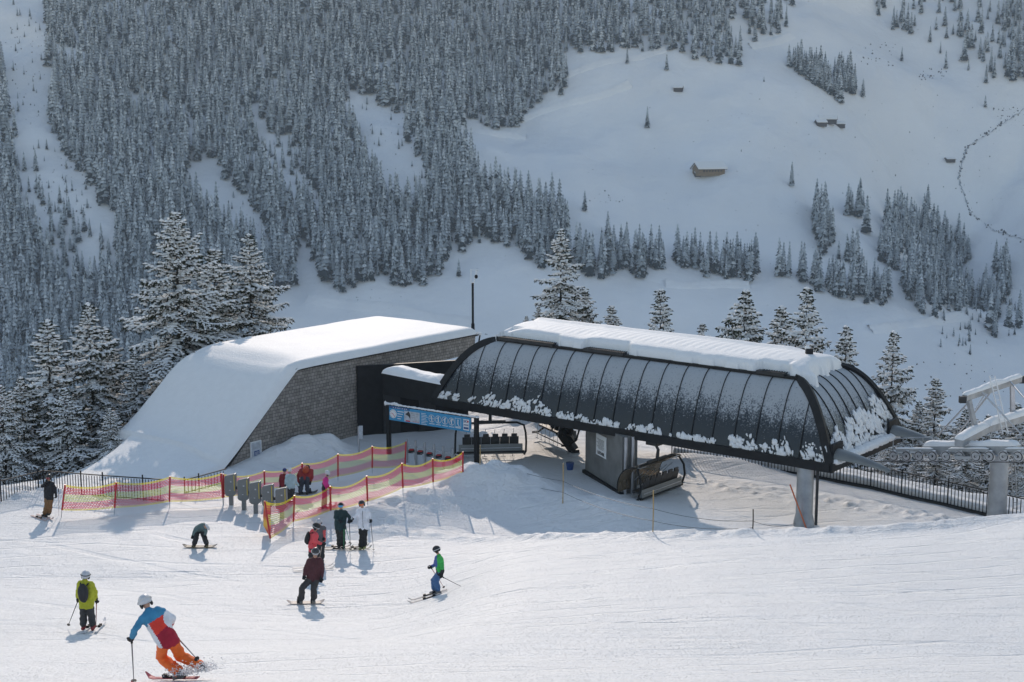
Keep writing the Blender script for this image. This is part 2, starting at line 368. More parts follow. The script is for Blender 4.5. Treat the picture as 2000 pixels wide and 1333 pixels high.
# tracks on the far meadow
for pts in (((1300, 98), (1250, 112), (1180, 122), (1150, 132), (1098, 150)), ((1230, 165), (1180, 185), (1100, 205), (1050, 222), (1010, 240)), ((900, 252), (960, 262), (1010, 268), (1030, 270)),
            ((1465, 92), (1510, 85), (1552, 68)), ((600, 585), (690, 598), (780, 605), (860, 625), (930, 632)), ((1700, 645), (1800, 632), (1900, 615), (1990, 600)), ((1300, 555), (1340, 560), (1420, 556), (1470, 560))):
    w3 = []
    for (a, b), (c, d) in zip(pts[:-1], pts[1:]):
        for k in range(8): w3.append(Gf(a+(c-a)*k/8, b+(d-b)*k/8))
    w3 = [p for p in w3 if p]; vs = []; fs = []
    for i, p in enumerate(w3):
        q = w3[min(i+1, len(w3)-1)]-w3[max(i-1, 0)]; q.z = 0; q.normalize(); sd_ = Vector((-q.y, q.x, 0))
        if sd_.y < 0: sd_ = -sd_
        for o_, hz in ((-4.2, -1.6), (-2.2, 1.1), (0.6, .2), (1.6, 2.2), (4.8, -1.0)):
            e = p+sd_*o_; zz = float(terr(np.array([e.x]), np.array([e.y]))[0]); vs.append((e.x, e.y, zz+hz*.8+.5))
    for i in range(len(w3)-1):
        for k in range(4): fs.append((i*5+k, (i+1)*5+k, (i+1)*5+k+1, i*5+k+1))
    mb = MB(); mb.add(vs, fs, 0, True); tag(mb.build('track', M['hill']), kind='structure')
# ---------------------------------------------------------------- far trees
def far_tree(seed, tiers=12, seg=8):
    r = random.Random(seed); vs = []; fs = []; mi = []
    rr = .128*r.uniform(.85, 1.12); pale = (.35, .8, 1.3)[seed % 3]
    for t in range(tiers):
        f = (t+.35)/tiers; zt = 1.0-.94*f**.95; rad = rr*(f**.72)*r.uniform(.86, 1.14)+.010; drop = .055+.05*f
        a0 = r.random()*6.28
        for k in range(seg):
            a = a0+2*math.pi*(k+r.uniform(-.2, .2))/seg; q = rad*r.uniform(.72, 1.18); w_ = .50*q+.008; b = len(vs)
            ca, sa = math.cos(a), math.sin(a)
            vs.append((ca*.1*q, sa*.1*q, zt+.028)); vs.append((ca*.62*q-sa*w_, sa*.62*q+ca*w_, zt-drop*.55)); vs.append((ca*q, sa*q, zt-drop*r.uniform(.7, 1.2))); vs.append((ca*.62*q+sa*w_, sa*.62*q-ca*w_, zt-drop*.55))
            fs += [(b, b+3, b+2), (b, b+2, b+1)]
            u = r.random(); dk = max(0, (f-.52)/.48)*.85; m_ = 0 if r.random() < dk+.04 else (2 if u < .42*pale else 1); mi += [m_, m_ if r.random() < .85 else 0]  # lower tiers less snowy and darker: shade between packed trees put into colour
    b = len(vs); n = 6
    for k in range(n):
        a = 2*math.pi*k/n; vs.append((rr*.50*math.cos(a), rr*.50*math.sin(a), .02)); 
    vs.append((0, 0, .97))
    for k in range(n): fs.append((b+k, b+(k+1) % n, b+n)); mi.append(0 if pale < 1 else 0)
    b = len(vs)
    for k in range(3):
        a = 2.1*k; vs.append((.012*math.cos(a), .012*math.sin(a), -.12)); vs.append((.006*math.cos(a), .006*math.sin(a), .3))
    for k in range(3):
        k2 = (k+1) % 3; fs += [(b+2*k, b+2*k2, b+2*k2+1), (b+2*k, b+2*k2+1, b+2*k+1)]; mi += [0, 0]
    return np.array(vs), np.array(fs), np.array(mi)
VAR = [far_tree(100+i) for i in range(7)]
FM = [M['far_needle'], M['far_frost'], M['far_snow']]
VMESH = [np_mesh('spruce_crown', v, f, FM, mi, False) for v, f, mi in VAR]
def inside(px, py, poly):
    c = False; n = len(poly); j = n-1
    for i in range(n):
        xi, yi = poly[i]; xj, yj = poly[j]
        if (yi > py) != (yj > py) and px < (xj-xi)*(py-yi)/(yj-yi)+xi: c = not c
        j = i
    return c
zz7 = lambda pts: [(1300+a/2.857, 350+b/2.857) for a, b in pts]
zz6 = lambda pts: [(1300+a/2.857, b/2.857) for a, b in pts]
FOREST = [
 [(-40, -60), (1490, -60), (1498, 10), (1552, 66), (1500, 78), (1462, 84), (1449, 128), (1440, 130), (1400, 133), (1352, 118), (1316, 98), (1225, 108), (1150, 104), (1098, 103), (1110, 154), (1099, 185), (1053, 199), (1025, 240), (987, 259), (940, 252), (892, 249), (908, 300), (936, 345), (964, 382), (990, 402), (1050, 402), (1100, 420), (1118, 514), (1055, 531), (1010, 500), (978, 473), (930, 480), (901, 496), (880, 506), (859, 545), (810, 571), (789, 566), (750, 552), (670, 573), (635, 553), (600, 522), (592, 560), (560, 570), (540, 560), (520, 640), (520, 900), (-40, 960)],
 [(1118, 500), (1142, 547), (1177, 545), (1215, 530), (1247, 545), (1296, 528), (1296, 505), (1230, 500), (1170, 500)],
 [(1310, 512), (1335, 526), (1370, 540), (1410, 545), (1454, 555), (1482, 545), (1482, 525), (1400, 515), (1340, 505)],
 zz7([(600, 530), (600, 550), (690, 550), (690, 530)]), zz7([(730, 540), (750, 575), (800, 600), (880, 640), (980, 672), (1080, 700), (1180, 715), (1250, 685), (1230, 620), (1080, 590), (940, 600), (860, 570)]),
 zz7([(820, 150), (900, 200), (930, 320), (965, 390), (940, 395), (890, 430), (850, 430), (840, 330), (820, 230)]),
 zz7([(1010, 170), (1060, 180), (1110, 170), (1115, 240), (1070, 235), (1015, 215)]), zz7([(1110, 290), (1160, 300), (1160, 330), (1115, 330)]),
 zz7([(960, 440), (1020, 420), (1090, 470), (1080, 515), (1000, 500)]),
 zz7([(1240, 210), (1340, 230), (1480, 260), (1600, 330), (1690, 380), (1705, 460), (1620, 500), (1600, 540), (1700, 640), (1800, 660), (1880, 640), (1900, 690), (1860, 900), (1790, 890), (1740, 780), (1640, 760), (1480, 780), (1380, 740), (1320, 640), (1300, 540), (1190, 455), (1200, 330)]),
 zz7([(1830, 480), (1920, 500), (1935, 690), (1890, 650), (1830, 600)]), zz7([(1910, 800), (1980, 800), (1980, 860), (1910, 860)]),
 [(1963, -60), (2060, -60), (2060, 172), (1985, 164), (1950, 150), (1955, 60)],
 zz6([(680, 370), (720, 400), (800, 450), (870, 500), (940, 550), (985, 595), (960, 540), (900, 440), (840, 400), (760, 370)]), zz6([(940, 420), (960, 490), (1040, 540), (1065, 520), (1040, 450)]), zz6([(600, 0), (740, 45), (740, 20), (690, -20)]),
]
HOLES = [[(-60, -60), (85, -60), (92, 100), (95, 240), (120, 300), (190, 385), (240, 460), (210, 475), (150, 430), (80, 350), (30, 270), (10, 120), (-60, 110)],
 [(362, 330), (392, 313), (420, 322), (448, 362), (483, 398), (500, 430), (528, 470), (530, 510), (505, 495), (470, 465), (424, 430), (378, 400)],
 [(241, 182), (270, 188), (336, 206), (343, 225), (297, 228), (259, 210)], [(655, 200), (720, 190), (770, 222), (785, 250), (800, 300), (830, 350), (845, 385), (800, 410), (750, 390), (720, 350), (710, 300), (690, 250)],
 [(445, 235), (500, 230), (530, 250), (520, 262), (470, 250)], [(575, 560), (580, 490), (590, 470), (612, 520), (640, 560)],
 [(590, 330), (612, 370), (637, 430), (622, 440), (596, 385), (572, 345)], [(120, 92), (165, 118), (170, 140), (140, 125)], [(1462, 84), (1449, 100), (1420, 60), (1440, 20), (1455, 50)]]
SPARSE = [([(18, 262), (90, 290), (210, 450), (230, 560), (120, 560), (40, 420)], .45), ([(500, 250), (560, 270), (600, 350), (620, 430), (560, 400), (500, 320)], .5),
 ([(655, 200), (770, 222), (845, 385), (750, 390), (690, 250)], 0)]
rng = random.Random(7)
cand = []
def place(px, py, hm, lone=False):
    g = Gf(px, py)
    if g: cand.append((g, hm, lone, px, py))
step = 15.0
yy_ = -40.0; row = 0
while yy_ < 900:
    xx_ = -30.0+(row % 2)*step/2
    while xx_ < 2030:
        px = xx_+rng.uniform(-6, 6); py = yy_+rng.uniform(-6, 6); xx_ += step
        if py > 600 and not (px < 520): continue
        if not any(inside(px, py, p) for p in FOREST): continue
        if any(inside(px, py, p) for p in HOLES): continue
        pr = 1.0; hs = 1.0
        for pl, q in SPARSE:
            if inside(px, py, pl): pr = q; hs = .6
        if rng.random() > pr: continue
        big = 28 if px < 1200 else 26
        place(px, py, big*rng.uniform(.6, 1.08)*hs*(1.0 if rng.random() > .12 else .55))
    yy_ += step*.92; row += 1
for k in range(5200):
    px = rng.uniform(1110, 1995); py = rng.uniform(375, 690)
    if any(inside(px, py, p) for p in FOREST) and rng.random() < .30: place(px, py, 25*rng.uniform(.5, 1.08))
for k in range(1200):
    px = rng.uniform(1530, 1680); py = rng.uniform(115, 215)
    if any(inside(px, py, p) for p in FOREST[-3:]) and rng.random() < .5: place(px, py, 22*rng.uniform(.5, 1.08))
for k in range(95):                       # open stand at the upper right
    px = rng.uniform(1705, 1960); py = rng.uniform(-20, 165)
    if py < (px-1700)*.75+30 and rng.random() < .8: place(px, py, rng.uniform(9, 26))
for px0, px1, py0, py1, n_ in ((20, 90, 0, 250, 26), (60, 200, 280, 420, 40), (665, 830, 200, 395, 60), (450, 620, 240, 430, 60), (1830, 1990, 590, 680, 40), (1850, 1900, 640, 700, 10)):
    for k in range(n_): place(rng.uniform(px0, px1), rng.uniform(py0, py1), rng.uniform(3, 8))
LONE = [(1264, 250, 42, 'lone snowy spruce in the middle of the open meadow left of the ochre farmhouse'), (1302, 137, 32, 'small snowy spruce just below the forest edge above the tiny hay hut'), (1546, 364, 48, 'dense pair-topped spruce standing alone right of the ochre farmhouse'),
 (1142, 412, 40, 'single pale spruce left on the meadow just above the tree row'), (1187, 460, 48, 'taller pale spruce rising behind the row of trees at the meadow foot'), (1811, 410, 50, 'tall dark spruce standing just above the big clump of spruces'),
 (896, 540, 36, 'small lone spruce in the snow bay left of the thin black mast'), (1761, 120, 28, 'grey spruce standing alone left of the rocky bank at upper right'), (1924, 210, 24, 'tiny bare spruce alone on the valley floor near the stream'), (1225, 124, 30, 'snowy spruce standing forward of the upper forest band by the track'),
 (1685, 190, 36, 'last spruce at the right end of the strip of dark spruces'), (1492, 160, 10, 'very small sapling on the open upper meadow'), (1563, 535, 34, 'dark bushy spruce between the tree row and the lower copse')]
gsp = 'snowy spruces of the forest across the valley'
ntree = 0
for px, py, hpx, lab in LONE:
    g = Gf(px, py)
    if not g: continue
    o = link('spruce_tree', VMESH[ntree % 7]); ntree += 1
    hm = hpx*g.y/FPX; o.location = g; o.scale = (hm*1.25, hm*1.25, hm); o.rotation_euler = (0, 0, ntree)
    tag(o, lab, 'tree')
def shown(c):
    g, hm, lone, px, py = c
    if py-20 > 620 or (px > 215 and px < 560 and py > 470) or (px < 215 and py > 600): return -1
    return hm/g.y
order = sorted(cand, key=lambda c: -shown(c))
for g, hm, l_, px, py in order[:290]:
    o = link('spruce_tree', VMESH[rng.randrange(7)]); o.location = g; s_ = rng.uniform(.9, 1.25); o.scale = (hm*s_, hm*s_, hm); o.rotation_euler = (0, 0, rng.uniform(0, 6))
    tag(o, 'snow-dusted spruce among the many alike in the shaded forest across the valley', 'tree', gsp)
Vs = []; Fs = []; Ms = []; off = 0
for g, hm, l_, px, py in order[290:]:
    v, f, mi = VAR[rng.randrange(7)]; a = rng.uniform(0, 6.28); ca, sa = math.cos(a), math.sin(a); s_ = hm*rng.uniform(.9, 1.25)
    q = np.stack([(v[:, 0]*ca-v[:, 1]*sa)*s_+g.x, (v[:, 0]*sa+v[:, 1]*ca)*s_+g.y, v[:, 2]*hm+g.z], 1)
    Vs.append(q); Fs.append(f+off); Ms.append(mi); off += len(v)
print('far trees', len(cand))
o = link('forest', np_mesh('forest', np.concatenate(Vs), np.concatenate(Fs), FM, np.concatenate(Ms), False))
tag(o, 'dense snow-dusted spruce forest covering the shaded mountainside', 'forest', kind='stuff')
# small shrubs and stones poking through the far snow
mb = MB()
def speck(px, py, s_):
    g = Gf(px, py)
    if g: s_ *= .62; mb.blob(g+Vector((0, 0, s_*.2)), s_*rng.uniform(.4, 1.2), s_*.6, s_*rng.uniform(.4, 1.7), 0, rnd=rng, jit=.4, nu=6, nv=4)
for px0, px1, py0, py1, n_, s_ in ((1795, 1850, 135, 158, 26, 1.3), (1680, 1750, 82, 130, 26, 1.1), (10, 95, 20, 260, 60, .9), (380, 520, 330, 490, 50, .6), (1150, 1220, 370, 400, 16, .7), (1780, 1960, 690, 780, 30, .9), (1560, 2000, 160, 420, 60, .7), (900, 1560, 140, 480, 50, .55), (690, 820, 230, 400, 60, .7), (60, 180, 300, 420, 60, .8), (1940, 1990, 210, 235, 20, 1.0), (620, 700, 545, 600, 20, .6)):
    for k in range(n_): speck(rng.uniform(px0, px1), rng.uniform(py0, py1), s_*rng.uniform(.5, 1.2))
for a, b in zip(_gp[1:-1], _gp[2:]):
    for k in range(16):
        t = rng.random(); speck(a[0]+(b[0]-a[0])*t+rng.uniform(-3, 3), a[1]+(b[1]-a[1])*t+rng.gauss(0, 3), rng.uniform(.3, 1.5))
_sv = []; _sf = []
_wp = []
for a, q_ in zip(_gp[:-1], _gp[1:]):
    for k in range(16): _wp.append(Gf(a[0]+(q_[0]-a[0])*k/16+rng.gauss(0, .9), a[1]+(q_[1]-a[1])*k/16+rng.gauss(0, .9)))
_wp = [p for p in _wp if p]
for i, p in enumerate(_wp):
    dr = _wp[min(i+1, len(_wp)-1)]-_wp[max(i-1, 0)]; dr.z = 0; dr.normalize(); s_n = Vector((-dr.y, dr.x, 0)); ww = .15+1.0*max(0, rng.random()-.3)
    for o_ in (-ww, 0, ww): _sv.append((p.x+s_n.x*o_, p.y+s_n.y*o_, p.z+.55-.2*abs(o_)))
for i in range(len(_wp)-1):
    for k in range(2): _sf.append((i*3+k, i*3+k+1, (i+1)*3+k+1, (i+1)*3+k))
_mb = MB(); _mb.add(_sv, _sf, 0, True); tag(_mb.build('stream', mat('stream_water', (.34, .38, .42), .5)), kind='structure')
tag(mb.build('scrub', M['rock']), 'dark stones and shrub tips poking through the far snow', 'scrub', kind='stuff')
# huts on the meadow
def hut(px, py, wpx, hpx, lab, wallm, name='hut', rot=.2, dp=.6):
    g = Gf(px, py)+Vector((0, 0, 1.2)); s_ = g.y/FPX; W = wpx*s_; H = hpx*s_; D_ = W*dp
    r = empty(name, g, lab, 'building'); cr = Matrix.Rotation(rot, 4, 'Z'); r.matrix_world = Matrix.Translation(g) @ cr
    m_ = MB(); m_.box((0, 0, H*.25-1), (W/2, 0, 0), (0, D_/2, 0), (0, 0, H*.25+1)); m_.prism([Vector((-W/2, -D_/2, H*.5)), Vector((-W/2, D_/2, H*.5)), Vector((-W/2, 0, H*.97))], (W, 0, 0)); m_.build('wall', wallm, r)
    m_ = MB()
    for s2 in (-1, 1): m_.add([(-W*.55, 0, H), (W*.55, 0, H), (W*.55, s2*D_*.66, H*.40), (-W*.55, s2*D_*.66, H*.40), (-W*.55, 0, H*1.15), (W*.55, 0, H*1.15), (W*.55, s2*D_*.66, H*.56), (-W*.55, s2*D_*.66, H*.56)], [(0, 1, 2, 3), (4, 5, 6, 7), (0, 1, 5, 4), (1, 2, 6, 5), (2, 3, 7, 6), (3, 0, 4, 7)])
    m_.build('roof', M['snow'], r)
    m_ = MB()
    for s2 in (-1, 1):
        m_.beam((-W*.555, 0, H*.985), (-W*.555, s2*D_*.67, H*.38), .25, .35); m_.beam((-W*.55, s2*D_*.67, H*.36), (W*.55, s2*D_*.67, H*.36), .3, .3)
    m_.build('fascia', M['old_timber'], r)
    return r, W, H, D_
hut(1325, 178, 17, 7, 'tiny dark hay hut alone on the upper meadow', M['old_timber'], rot=-.3)
hut(1603, 246, 20, 8, 'left hut of the dark farm group at the right of the meadow', M['old_timber'], rot=.2)
hut(1617, 241, 32, 11, 'long middle barn of the dark farm group on the meadow', M['old_timber'], rot=-.35, dp=.35)
hut(1640, 249, 20, 8, 'lowest barn at the right end of the dark farm group', M['old_timber'], rot=-.3, dp=.35)
hut(1855, 316, 18, 5, 'small low shed near the stream in the side valley', M['old_timber'])
r_, W_, H_, D_ = hut(1384, 341, 56, 19, 'long ochre timber farmhouse with snow-covered roof on the meadow', M['timber'], 'farmhouse', .32, .5)
for k in range(7):
    m_ = MB(); m_.box((-W_*.3+k*W_*.11, -D_/2-.05, H_*.22), (W_*.028, 0, 0), (0, .08, 0), (0, 0, H_*.09)); m_.build('window', M['dark'], r_)
hut(1362, 344, 12, 5, 'small woodshed in front of the ochre farmhouse', M['old_timber'])
# ---------------------------------------------------------------- near trees
def near_tree(seed, H, ratio, cap=4.2, thin=1.0):
    r = random.Random(seed); tr = MB(); nd = MB(); sn = MB()
    bend = r.uniform(-.1, .1); ph = r.uniform(0, 6)
    tp = lambda z: Vector((bend*(z/H)**2*1.5, bend*.5*(z/H), z))
    tr.tube([tp(H*t) for t in (-.12, 0, .25, .5, .75, .9, 1)], [H*.0165, H*.014, H*.011, H*.008, H*.0045, H*.002, .01], 9)
    z = H-.12
    while z > H*.08:
        dt = H-z; nb = r.choice((5, 5, 6, 7)) if dt > .6 else 4; a0 = r.random()*6.28; lev = r.uniform(.8, 1.2)
        for b in range(nb):
            if r.random() < .06: continue
            az = a0+6.283*b/nb+r.uniform(-.35, .35)
            L = min(cap, ratio*dt+.16)*r.uniform(.66, 1.2)*(1+.22*math.sin(az*2+ph)*math.sin(z*.9+ph))*lev
            if r.random() < .12: L *= .5
            f = min(1, dt/(H*.8)); el = .60-1.05*f**.7+r.uniform(-.2, .2)
            d = Vector((math.cos(az), math.sin(az), 0)); sd_ = Vector((-d.y, d.x, 0))
            n = max(2, int(L/.27)); pts = []; p = tp(z); e = el
            for i in range(n+1):
                pts.append(p.copy()); e2 = e-.35*math.sin(math.pi*min(1, i/n*1.1))*f+.25*(i/n)**2
                p = p+(d*math.cos(e2)+Vector((0, 0, math.sin(e2))))*L/n
            tr.tube([pts[0], pts[n//2], pts[-1]], [.022+.006*L, .018, .006], 4, cap=False)
            for i in range(1, n+1):
                t = i/n; q = pts[i]; wd = (.30+.16*L*(1-abs(2*t-.7)))*.6; wd = min(wd, .62)
                # drooping needle twigs
                for k in range(int(8*thin)):
                    s2 = r.choice((-1, 1)); ln = wd*r.uniform(.4, 1.15); st = q+sd_*s2*ln*r.uniform(0, .5)+d*r.uniform(-.15, .15)
                    en = st+sd_*s2*ln*r.uniform(.3, .8)+d*r.uniform(-.05, .28)-Vector((0, 0, ln*r.uniform(.1, .62)))
                    wv = (d*r.uniform(-1, 1)+Vector((0, 0, r.uniform(-.8, .8)))).normalized()*.055
                    nd.add([st-wv, st+wv, en+wv*.5, en-wv*.5], [(0, 1, 2, 3)])
                # snow pads on top
                if r.random() < .93 and t > .16:
                    th = r.uniform(.06, .14)*(1-.3*t); lw = L/n*.75
                    sn.blob(q+Vector((0, 0, th*.75)), lw, wd*r.uniform(.32, .62)+.04, th, 0, (d, sd_, Vector((0, 0, 1))), r, .28, 6, 4)
                if L > 1.3 and t > .25 and i % 2 == 0:
                    for s2 in (-1, 1):
                        sl2 = min(1.25, .42*L*(1.15-t))*r.uniform(.6, 1.2); dd = (sd_*s2*r.uniform(.6, 1)+d*.8).normalized(); q3 = q.copy(); m3 = max(2, int(sl2/.26))
                        for k in range(1, m3+1):
                            q4 = q+dd*sl2*k/m3-Vector((0, 0, .30*sl2*(k/m3)**1.3)); s3 = Vector((-dd.y, dd.x, 0))
                            if r.random() < .86: sn.blob(q4+Vector((0, 0, .05)), sl2/m3*.72, r.uniform(.07, .14), r.uniform(.045, .09), 0, (dd, s3, Vector((0, 0, 1))), r, .28, 6, 4)
                            for z_ in range(3):
                                e5 = q4+dd*r.uniform(-.05, .2)+s3*r.uniform(-.26, .26)-Vector((0, 0, r.uniform(.05, .26))); wv = (dd*r.uniform(-1, 1)+Vector((0, 0, r.uniform(-.8, .8)))).normalized()*.05
                                nd.add([q4-wv, q4+wv, e5+wv*.5, e5-wv*.5], [(0, 1, 2, 3)])
                for s2 in (-1, 1):
                    if r.random() < .30 and wd > .2:
                        e2 = q+sd_*s2*wd*r.uniform(.45, .85)+d*r.uniform(0, .2)-Vector((0, 0, wd*r.uniform(.08, .3)))
                        ax0 = (sd_*s2+d*.5).normalized(); sn.blob(e2, wd*r.uniform(.32, .55), .085*r.uniform(.6, 1.4), .065*r.uniform(.6, 1.4), 0, (ax0, Vector((-ax0.y, ax0.x, 0)), Vector((0, 0, 1))), r, .3, 6, 4)
        z -= (.22+.036*dt)*r.uniform(.6, 1.4)
    sn.blob(tp(H), .11, .11, .16, 0, rnd=r, jit=.2, nu=6, nv=4)
    return tr.mesh('trunk', M['bark']), nd.mesh('crown', M['needle']), sn.mesh('snow_cover', M['snow_tree'])
NT = {'wide': near_tree(11, 19, .56, 5.2, .85), 'a': near_tree(12, 15, .44, 4.2, .9), 'b': near_tree(13, 14, .38, 3.6, .9), 'c': near_tree(14, 12, .48, 3.8, .9)}
NH = {'wide': 19, 'a': 15, 'b': 14, 'c': 12}
def plant_tree(px, py, D, var, lab, rot=0, wf=1.0, group=None, hmin=None):
    top = P(px, py, D); base = max(gh(top.x, top.y), top.z-19) if hmin is None else top.z-hmin
    H = top.z-base; s_ = H/NH[var]
    r = empty('spruce_tree', (top.x, top.y, base), lab, 'tree', group); r.scale = (s_*wf, s_*wf, s_); r.rotation_euler = (0, 0, rot)
    for nm, me in zip(('trunk', 'crown', 'snow_cover'), NT[var]): link(nm, me, r)
TL = [
 (342, 418, 80, 'wide', 'tallest broad snow-laden spruce behind the building, branches spread wide', .3, 1.0), (416, 490, 84, 'a', 'snow-laden spruce just right of the tallest one', 2.1, 1.15), (486, 460, 86, 'a', 'narrow-topped snowy spruce rightmost behind the snow roof', 4.0, 1.05),
 (172, 595, 77, 'a', 'second tall snow-laden spruce left of the broadest one', 1.0, .95), (90, 628, 75, 'b', 'slim snowy spruce third from the left edge', 2.6, 1.1), (207, 642, 80, 'b', 'smaller snowy spruce tucked behind the second tall one', 5.2, .9),
 (2, 755, 71, 'c', 'snowy spruce cut by the left edge of the picture', 1.3, .9), (262, 690, 77, 'b', 'snowy spruce filling the lower left flank of the broadest tree', 3.2, .9), (40, 740, 74, 'c', 'short snowy spruce at far left behind the railing', 4.4, 1.0), (128, 760, 72, 'c', 'short snow-heavy spruce between two tall ones at left', .4, 1.0), (392, 610, 82, 'c', 'lower snowy spruce close behind the ridge of the snow roof', 2.7, 1.1), (215, 800, 71, 'c', 'low snowy spruce just behind the railing near the snow drift', 5.0, 1.0),
 (1096, 450, 92, 'b', 'tall snowy spruce rising behind the left end of the station roof', .9, .92), (1141, 565, 94, 'c', 'bushy snowy spruce right beside the tall one above the station roof', 2.2, .8), (1052, 600, 96, 'c', 'small snowy spruce left of the tall one above the station roof', 4.1, .7), (1028, 618, 97, 'b', 'smallest snow-tipped spruce at the left end of the station roof', 1.9, .8),
 (1194, 600, 98, 'b', 'slender snowy spruce top between two taller ones above the roof', 3.0, .8), (1291, 568, 90, 'a', 'snowy spruce above the middle of the station roof', 5.1, .8), (1372, 635, 95, 'b', 'tiny snowy spruce tip peeking over the station roof', .2, .75), (1455, 570, 88, 'c', 'stout snowy spruce above the right half of the station roof', 1.5, .82), (1526, 602, 91, 'b', 'snowy spruce with a thin bare leader above the roof', 2.5, .85), (1577, 565, 87, 'a', 'tall dark-branched snowy spruce behind the rooftop camera', 3.9, .8),
 (1655, 640, 86, 'b', 'thin snowy spruce just right of the end of the roof snow', 5.5, .75), (1746, 650, 79, 'a', 'tall snowy spruce right behind the far hoop of the station', .8, .75), (1795, 785, 79, 'b', 'low snowy spruce between the station end and the lift tower', 1.7, .8), (1828, 742, 81, 'b', 'conical snowy spruce left of the steel tower gantry', 2.9, .9), (1890, 800, 76, 'c', 'snowy spruce directly behind the sheave train', 4.3, 1.0), (1932, 812, 73, 'c', 'snowy spruce behind the tower tube', .6, 1.0), (1988, 790, 73, 'c', 'snowy spruce cut by the right edge beside the tower', 5.9, 1.0), (1852, 850, 72, 'c', 'low snowy spruce behind the railing left of the tower', 2.0, 1.0), (1765, 850, 75, 'c', 'dark low spruce under the station nose behind the railing', 3.5, 1.0), (1705, 885, 77, 'c', 'shaded low spruce below the end of the station', 4.9, 1.0), (1965, 880, 68, 'c', 'low spruce at right edge just behind the railing', 1.1, 1.0), (1800, 880, 71, 'c', 'low spruce seen through the railing bars', .1, 1.0), (1905, 885, 69, 'c', 'low spruce by the foot of the tower tube', 3.3, 1.0),
 (1735, 860, 70.5, 'a', 'dense dark spruce filling the gap behind the railing below the station nose', 2.2, 1.3), (1830, 862, 67.5, 'a', 'dense spruce right behind the railing under the sheave train', .7, 1.3), (1885, 850, 66, 'b', 'dense spruce between the tower tube and the railing', 4.2, 1.5), (1990, 850, 64.5, 'a', 'dense spruce behind the railing at the very right edge', 5.2, 1.3), (1785, 905, 68.5, 'b', 'small dense spruce with its tip just above the railing', 1.2, 1.5)]
for px, py, D, var, lab, rot, wf in TL: plant_tree(px, py, D, var, lab, rot, wf)
# ---------------------------------------------------------------- lift station
ZB = 2.5
NR = Gz(1620, 922, ZB); NL = Gz(850, 790, ZB)
SU = (NL-NR); SL = SU.length; SU.normalize(); SV = Vector((SU.y, -SU.x, 0)); SV = SV if SV.y > 0 else -SV
SW = 6.9; HB = .34; HG = 2.95; IN, IR, IL = 1.67, 2.45, 2.9
def S(p, q, z): return Vector((NR.x+SU.x*p+SV.x*q, NR.y+SU.y*p+SV.y*q, z))
def prof(e): return 1-(1-min(1, max(0, e)))**2.1
def surf(e): return ZB+HB+HG*prof(e)
def near_pt(a, e, o=0.0):      # a in 0..1 along the near side, e 0 at the bottom .. 1 at the crown
    p0 = e*IR; p1 = SL-e*IL; return S(p0+(p1-p0)*a, e*IN-o, surf(e)+o*.4)
def frost_mat():
    m = bpy.data.materials.new('frosted_panel'); m.use_nodes = True; t = m.node_tree; b = t.nodes['Principled BSDF']; N = t.nodes.new; L_ = t.links.new
    b.inputs['Specular IOR Level'].default_value = .5
    tc = N('ShaderNodeTexCoord'); sp = N('ShaderNodeSeparateXYZ'); L_(tc.outputs['Object'], sp.inputs[0])
    def noise(sc, det, rg=.5, vec=None):
        n = N('ShaderNodeTexNoise'); n.inputs['Scale'].default_value = sc; n.inputs['Detail'].default_value = det; n.inputs['Roughness'].default_value = rg; L_(vec or tc.outputs['Object'], n.inputs['Vector']); return n.outputs['Fac']
    def math_(op, a, b_):
        n = N('ShaderNodeMath'); n.operation = op
        for i, v in enumerate((a, b_)):
            if isinstance(v, (int, float)): n.inputs[i].default_value = v
            else: L_(v, n.inputs[i])
        return n.outputs[0]
    mp = N('ShaderNodeMapping'); mp.inputs['Scale'].default_value = (2.5, 2.5, .7); L_(tc.outputs['Object'], mp.inputs['Vector'])
    edge = noise(1.4, 4, .6, mp.outputs[0])
    zz = math_('ADD', sp.outputs['Z'], math_('MULTIPLY', math_('SUBTRACT', edge, .5), 1.3))
    mr = N('ShaderNodeMapRange'); mr.inputs[1].default_value = 3.3; mr.inputs[2].default_value = 5.2; L_(zz, mr.inputs[0])
    grain = noise(13, 4, .75)
    thr = math_('ADD', math_('MULTIPLY', mr.outputs[0], .36), math_('SUBTRACT', grain, .68))
    g = N('ShaderNodeMapRange'); g.inputs[1].default_value = .0; g.inputs[2].default_value = .10; L_(thr, g.inputs[0])
    film = N('ShaderNodeMapRange'); film.inputs[1].default_value = 3.9; film.inputs[2].default_value = 5.3; film.inputs[4].default_value = .75; L_(zz, film.inputs[0])
    mx0 = N('ShaderNodeMix'); mx0.data_type = 'RGBA'; mx0.inputs['A'].default_value = (.012, .020, .030, 1); mx0.inputs['B'].default_value = (.19, .225, .265, 1); L_(film.outputs[0], mx0.inputs['Factor'])
    mx = N('ShaderNodeMix'); mx.data_type = 'RGBA'; mx.inputs['B'].default_value = (.38, .41, .44, 1); L_(mx0.outputs['Result'], mx.inputs['A']); L_(g.outputs[0], mx.inputs['Factor'])
    L_(mx.outputs['Result'], b.inputs['Base Color'])
    ro = N('ShaderNodeMapRange'); ro.inputs[3].default_value = .22; ro.inputs[4].default_value = .85; L_(math_('MAXIMUM', g.outputs[0], film.outputs[0]), ro.inputs[0]); L_(ro.outputs[0], b.inputs['Roughness'])
    return m
M['frost'] = frost_mat()
st = empty('lift_station', (0, 0, 0), 'long black chairlift station with rounded frosted side panels and snow on its roof', 'station')
def side_mesh(fn, na, ne):
    mb = MB(); vs = []; fs = []
    for i in range(na+1):
        for j in range(ne+1): vs.append(fn(i/na, j/ne))
    for i in range(na):
        for j in range(ne):
            k = i*(ne+1)+j; fs.append((k, k+1, k+ne+2, k+ne+1))
    mb.add(vs, fs, 0, True); return mb
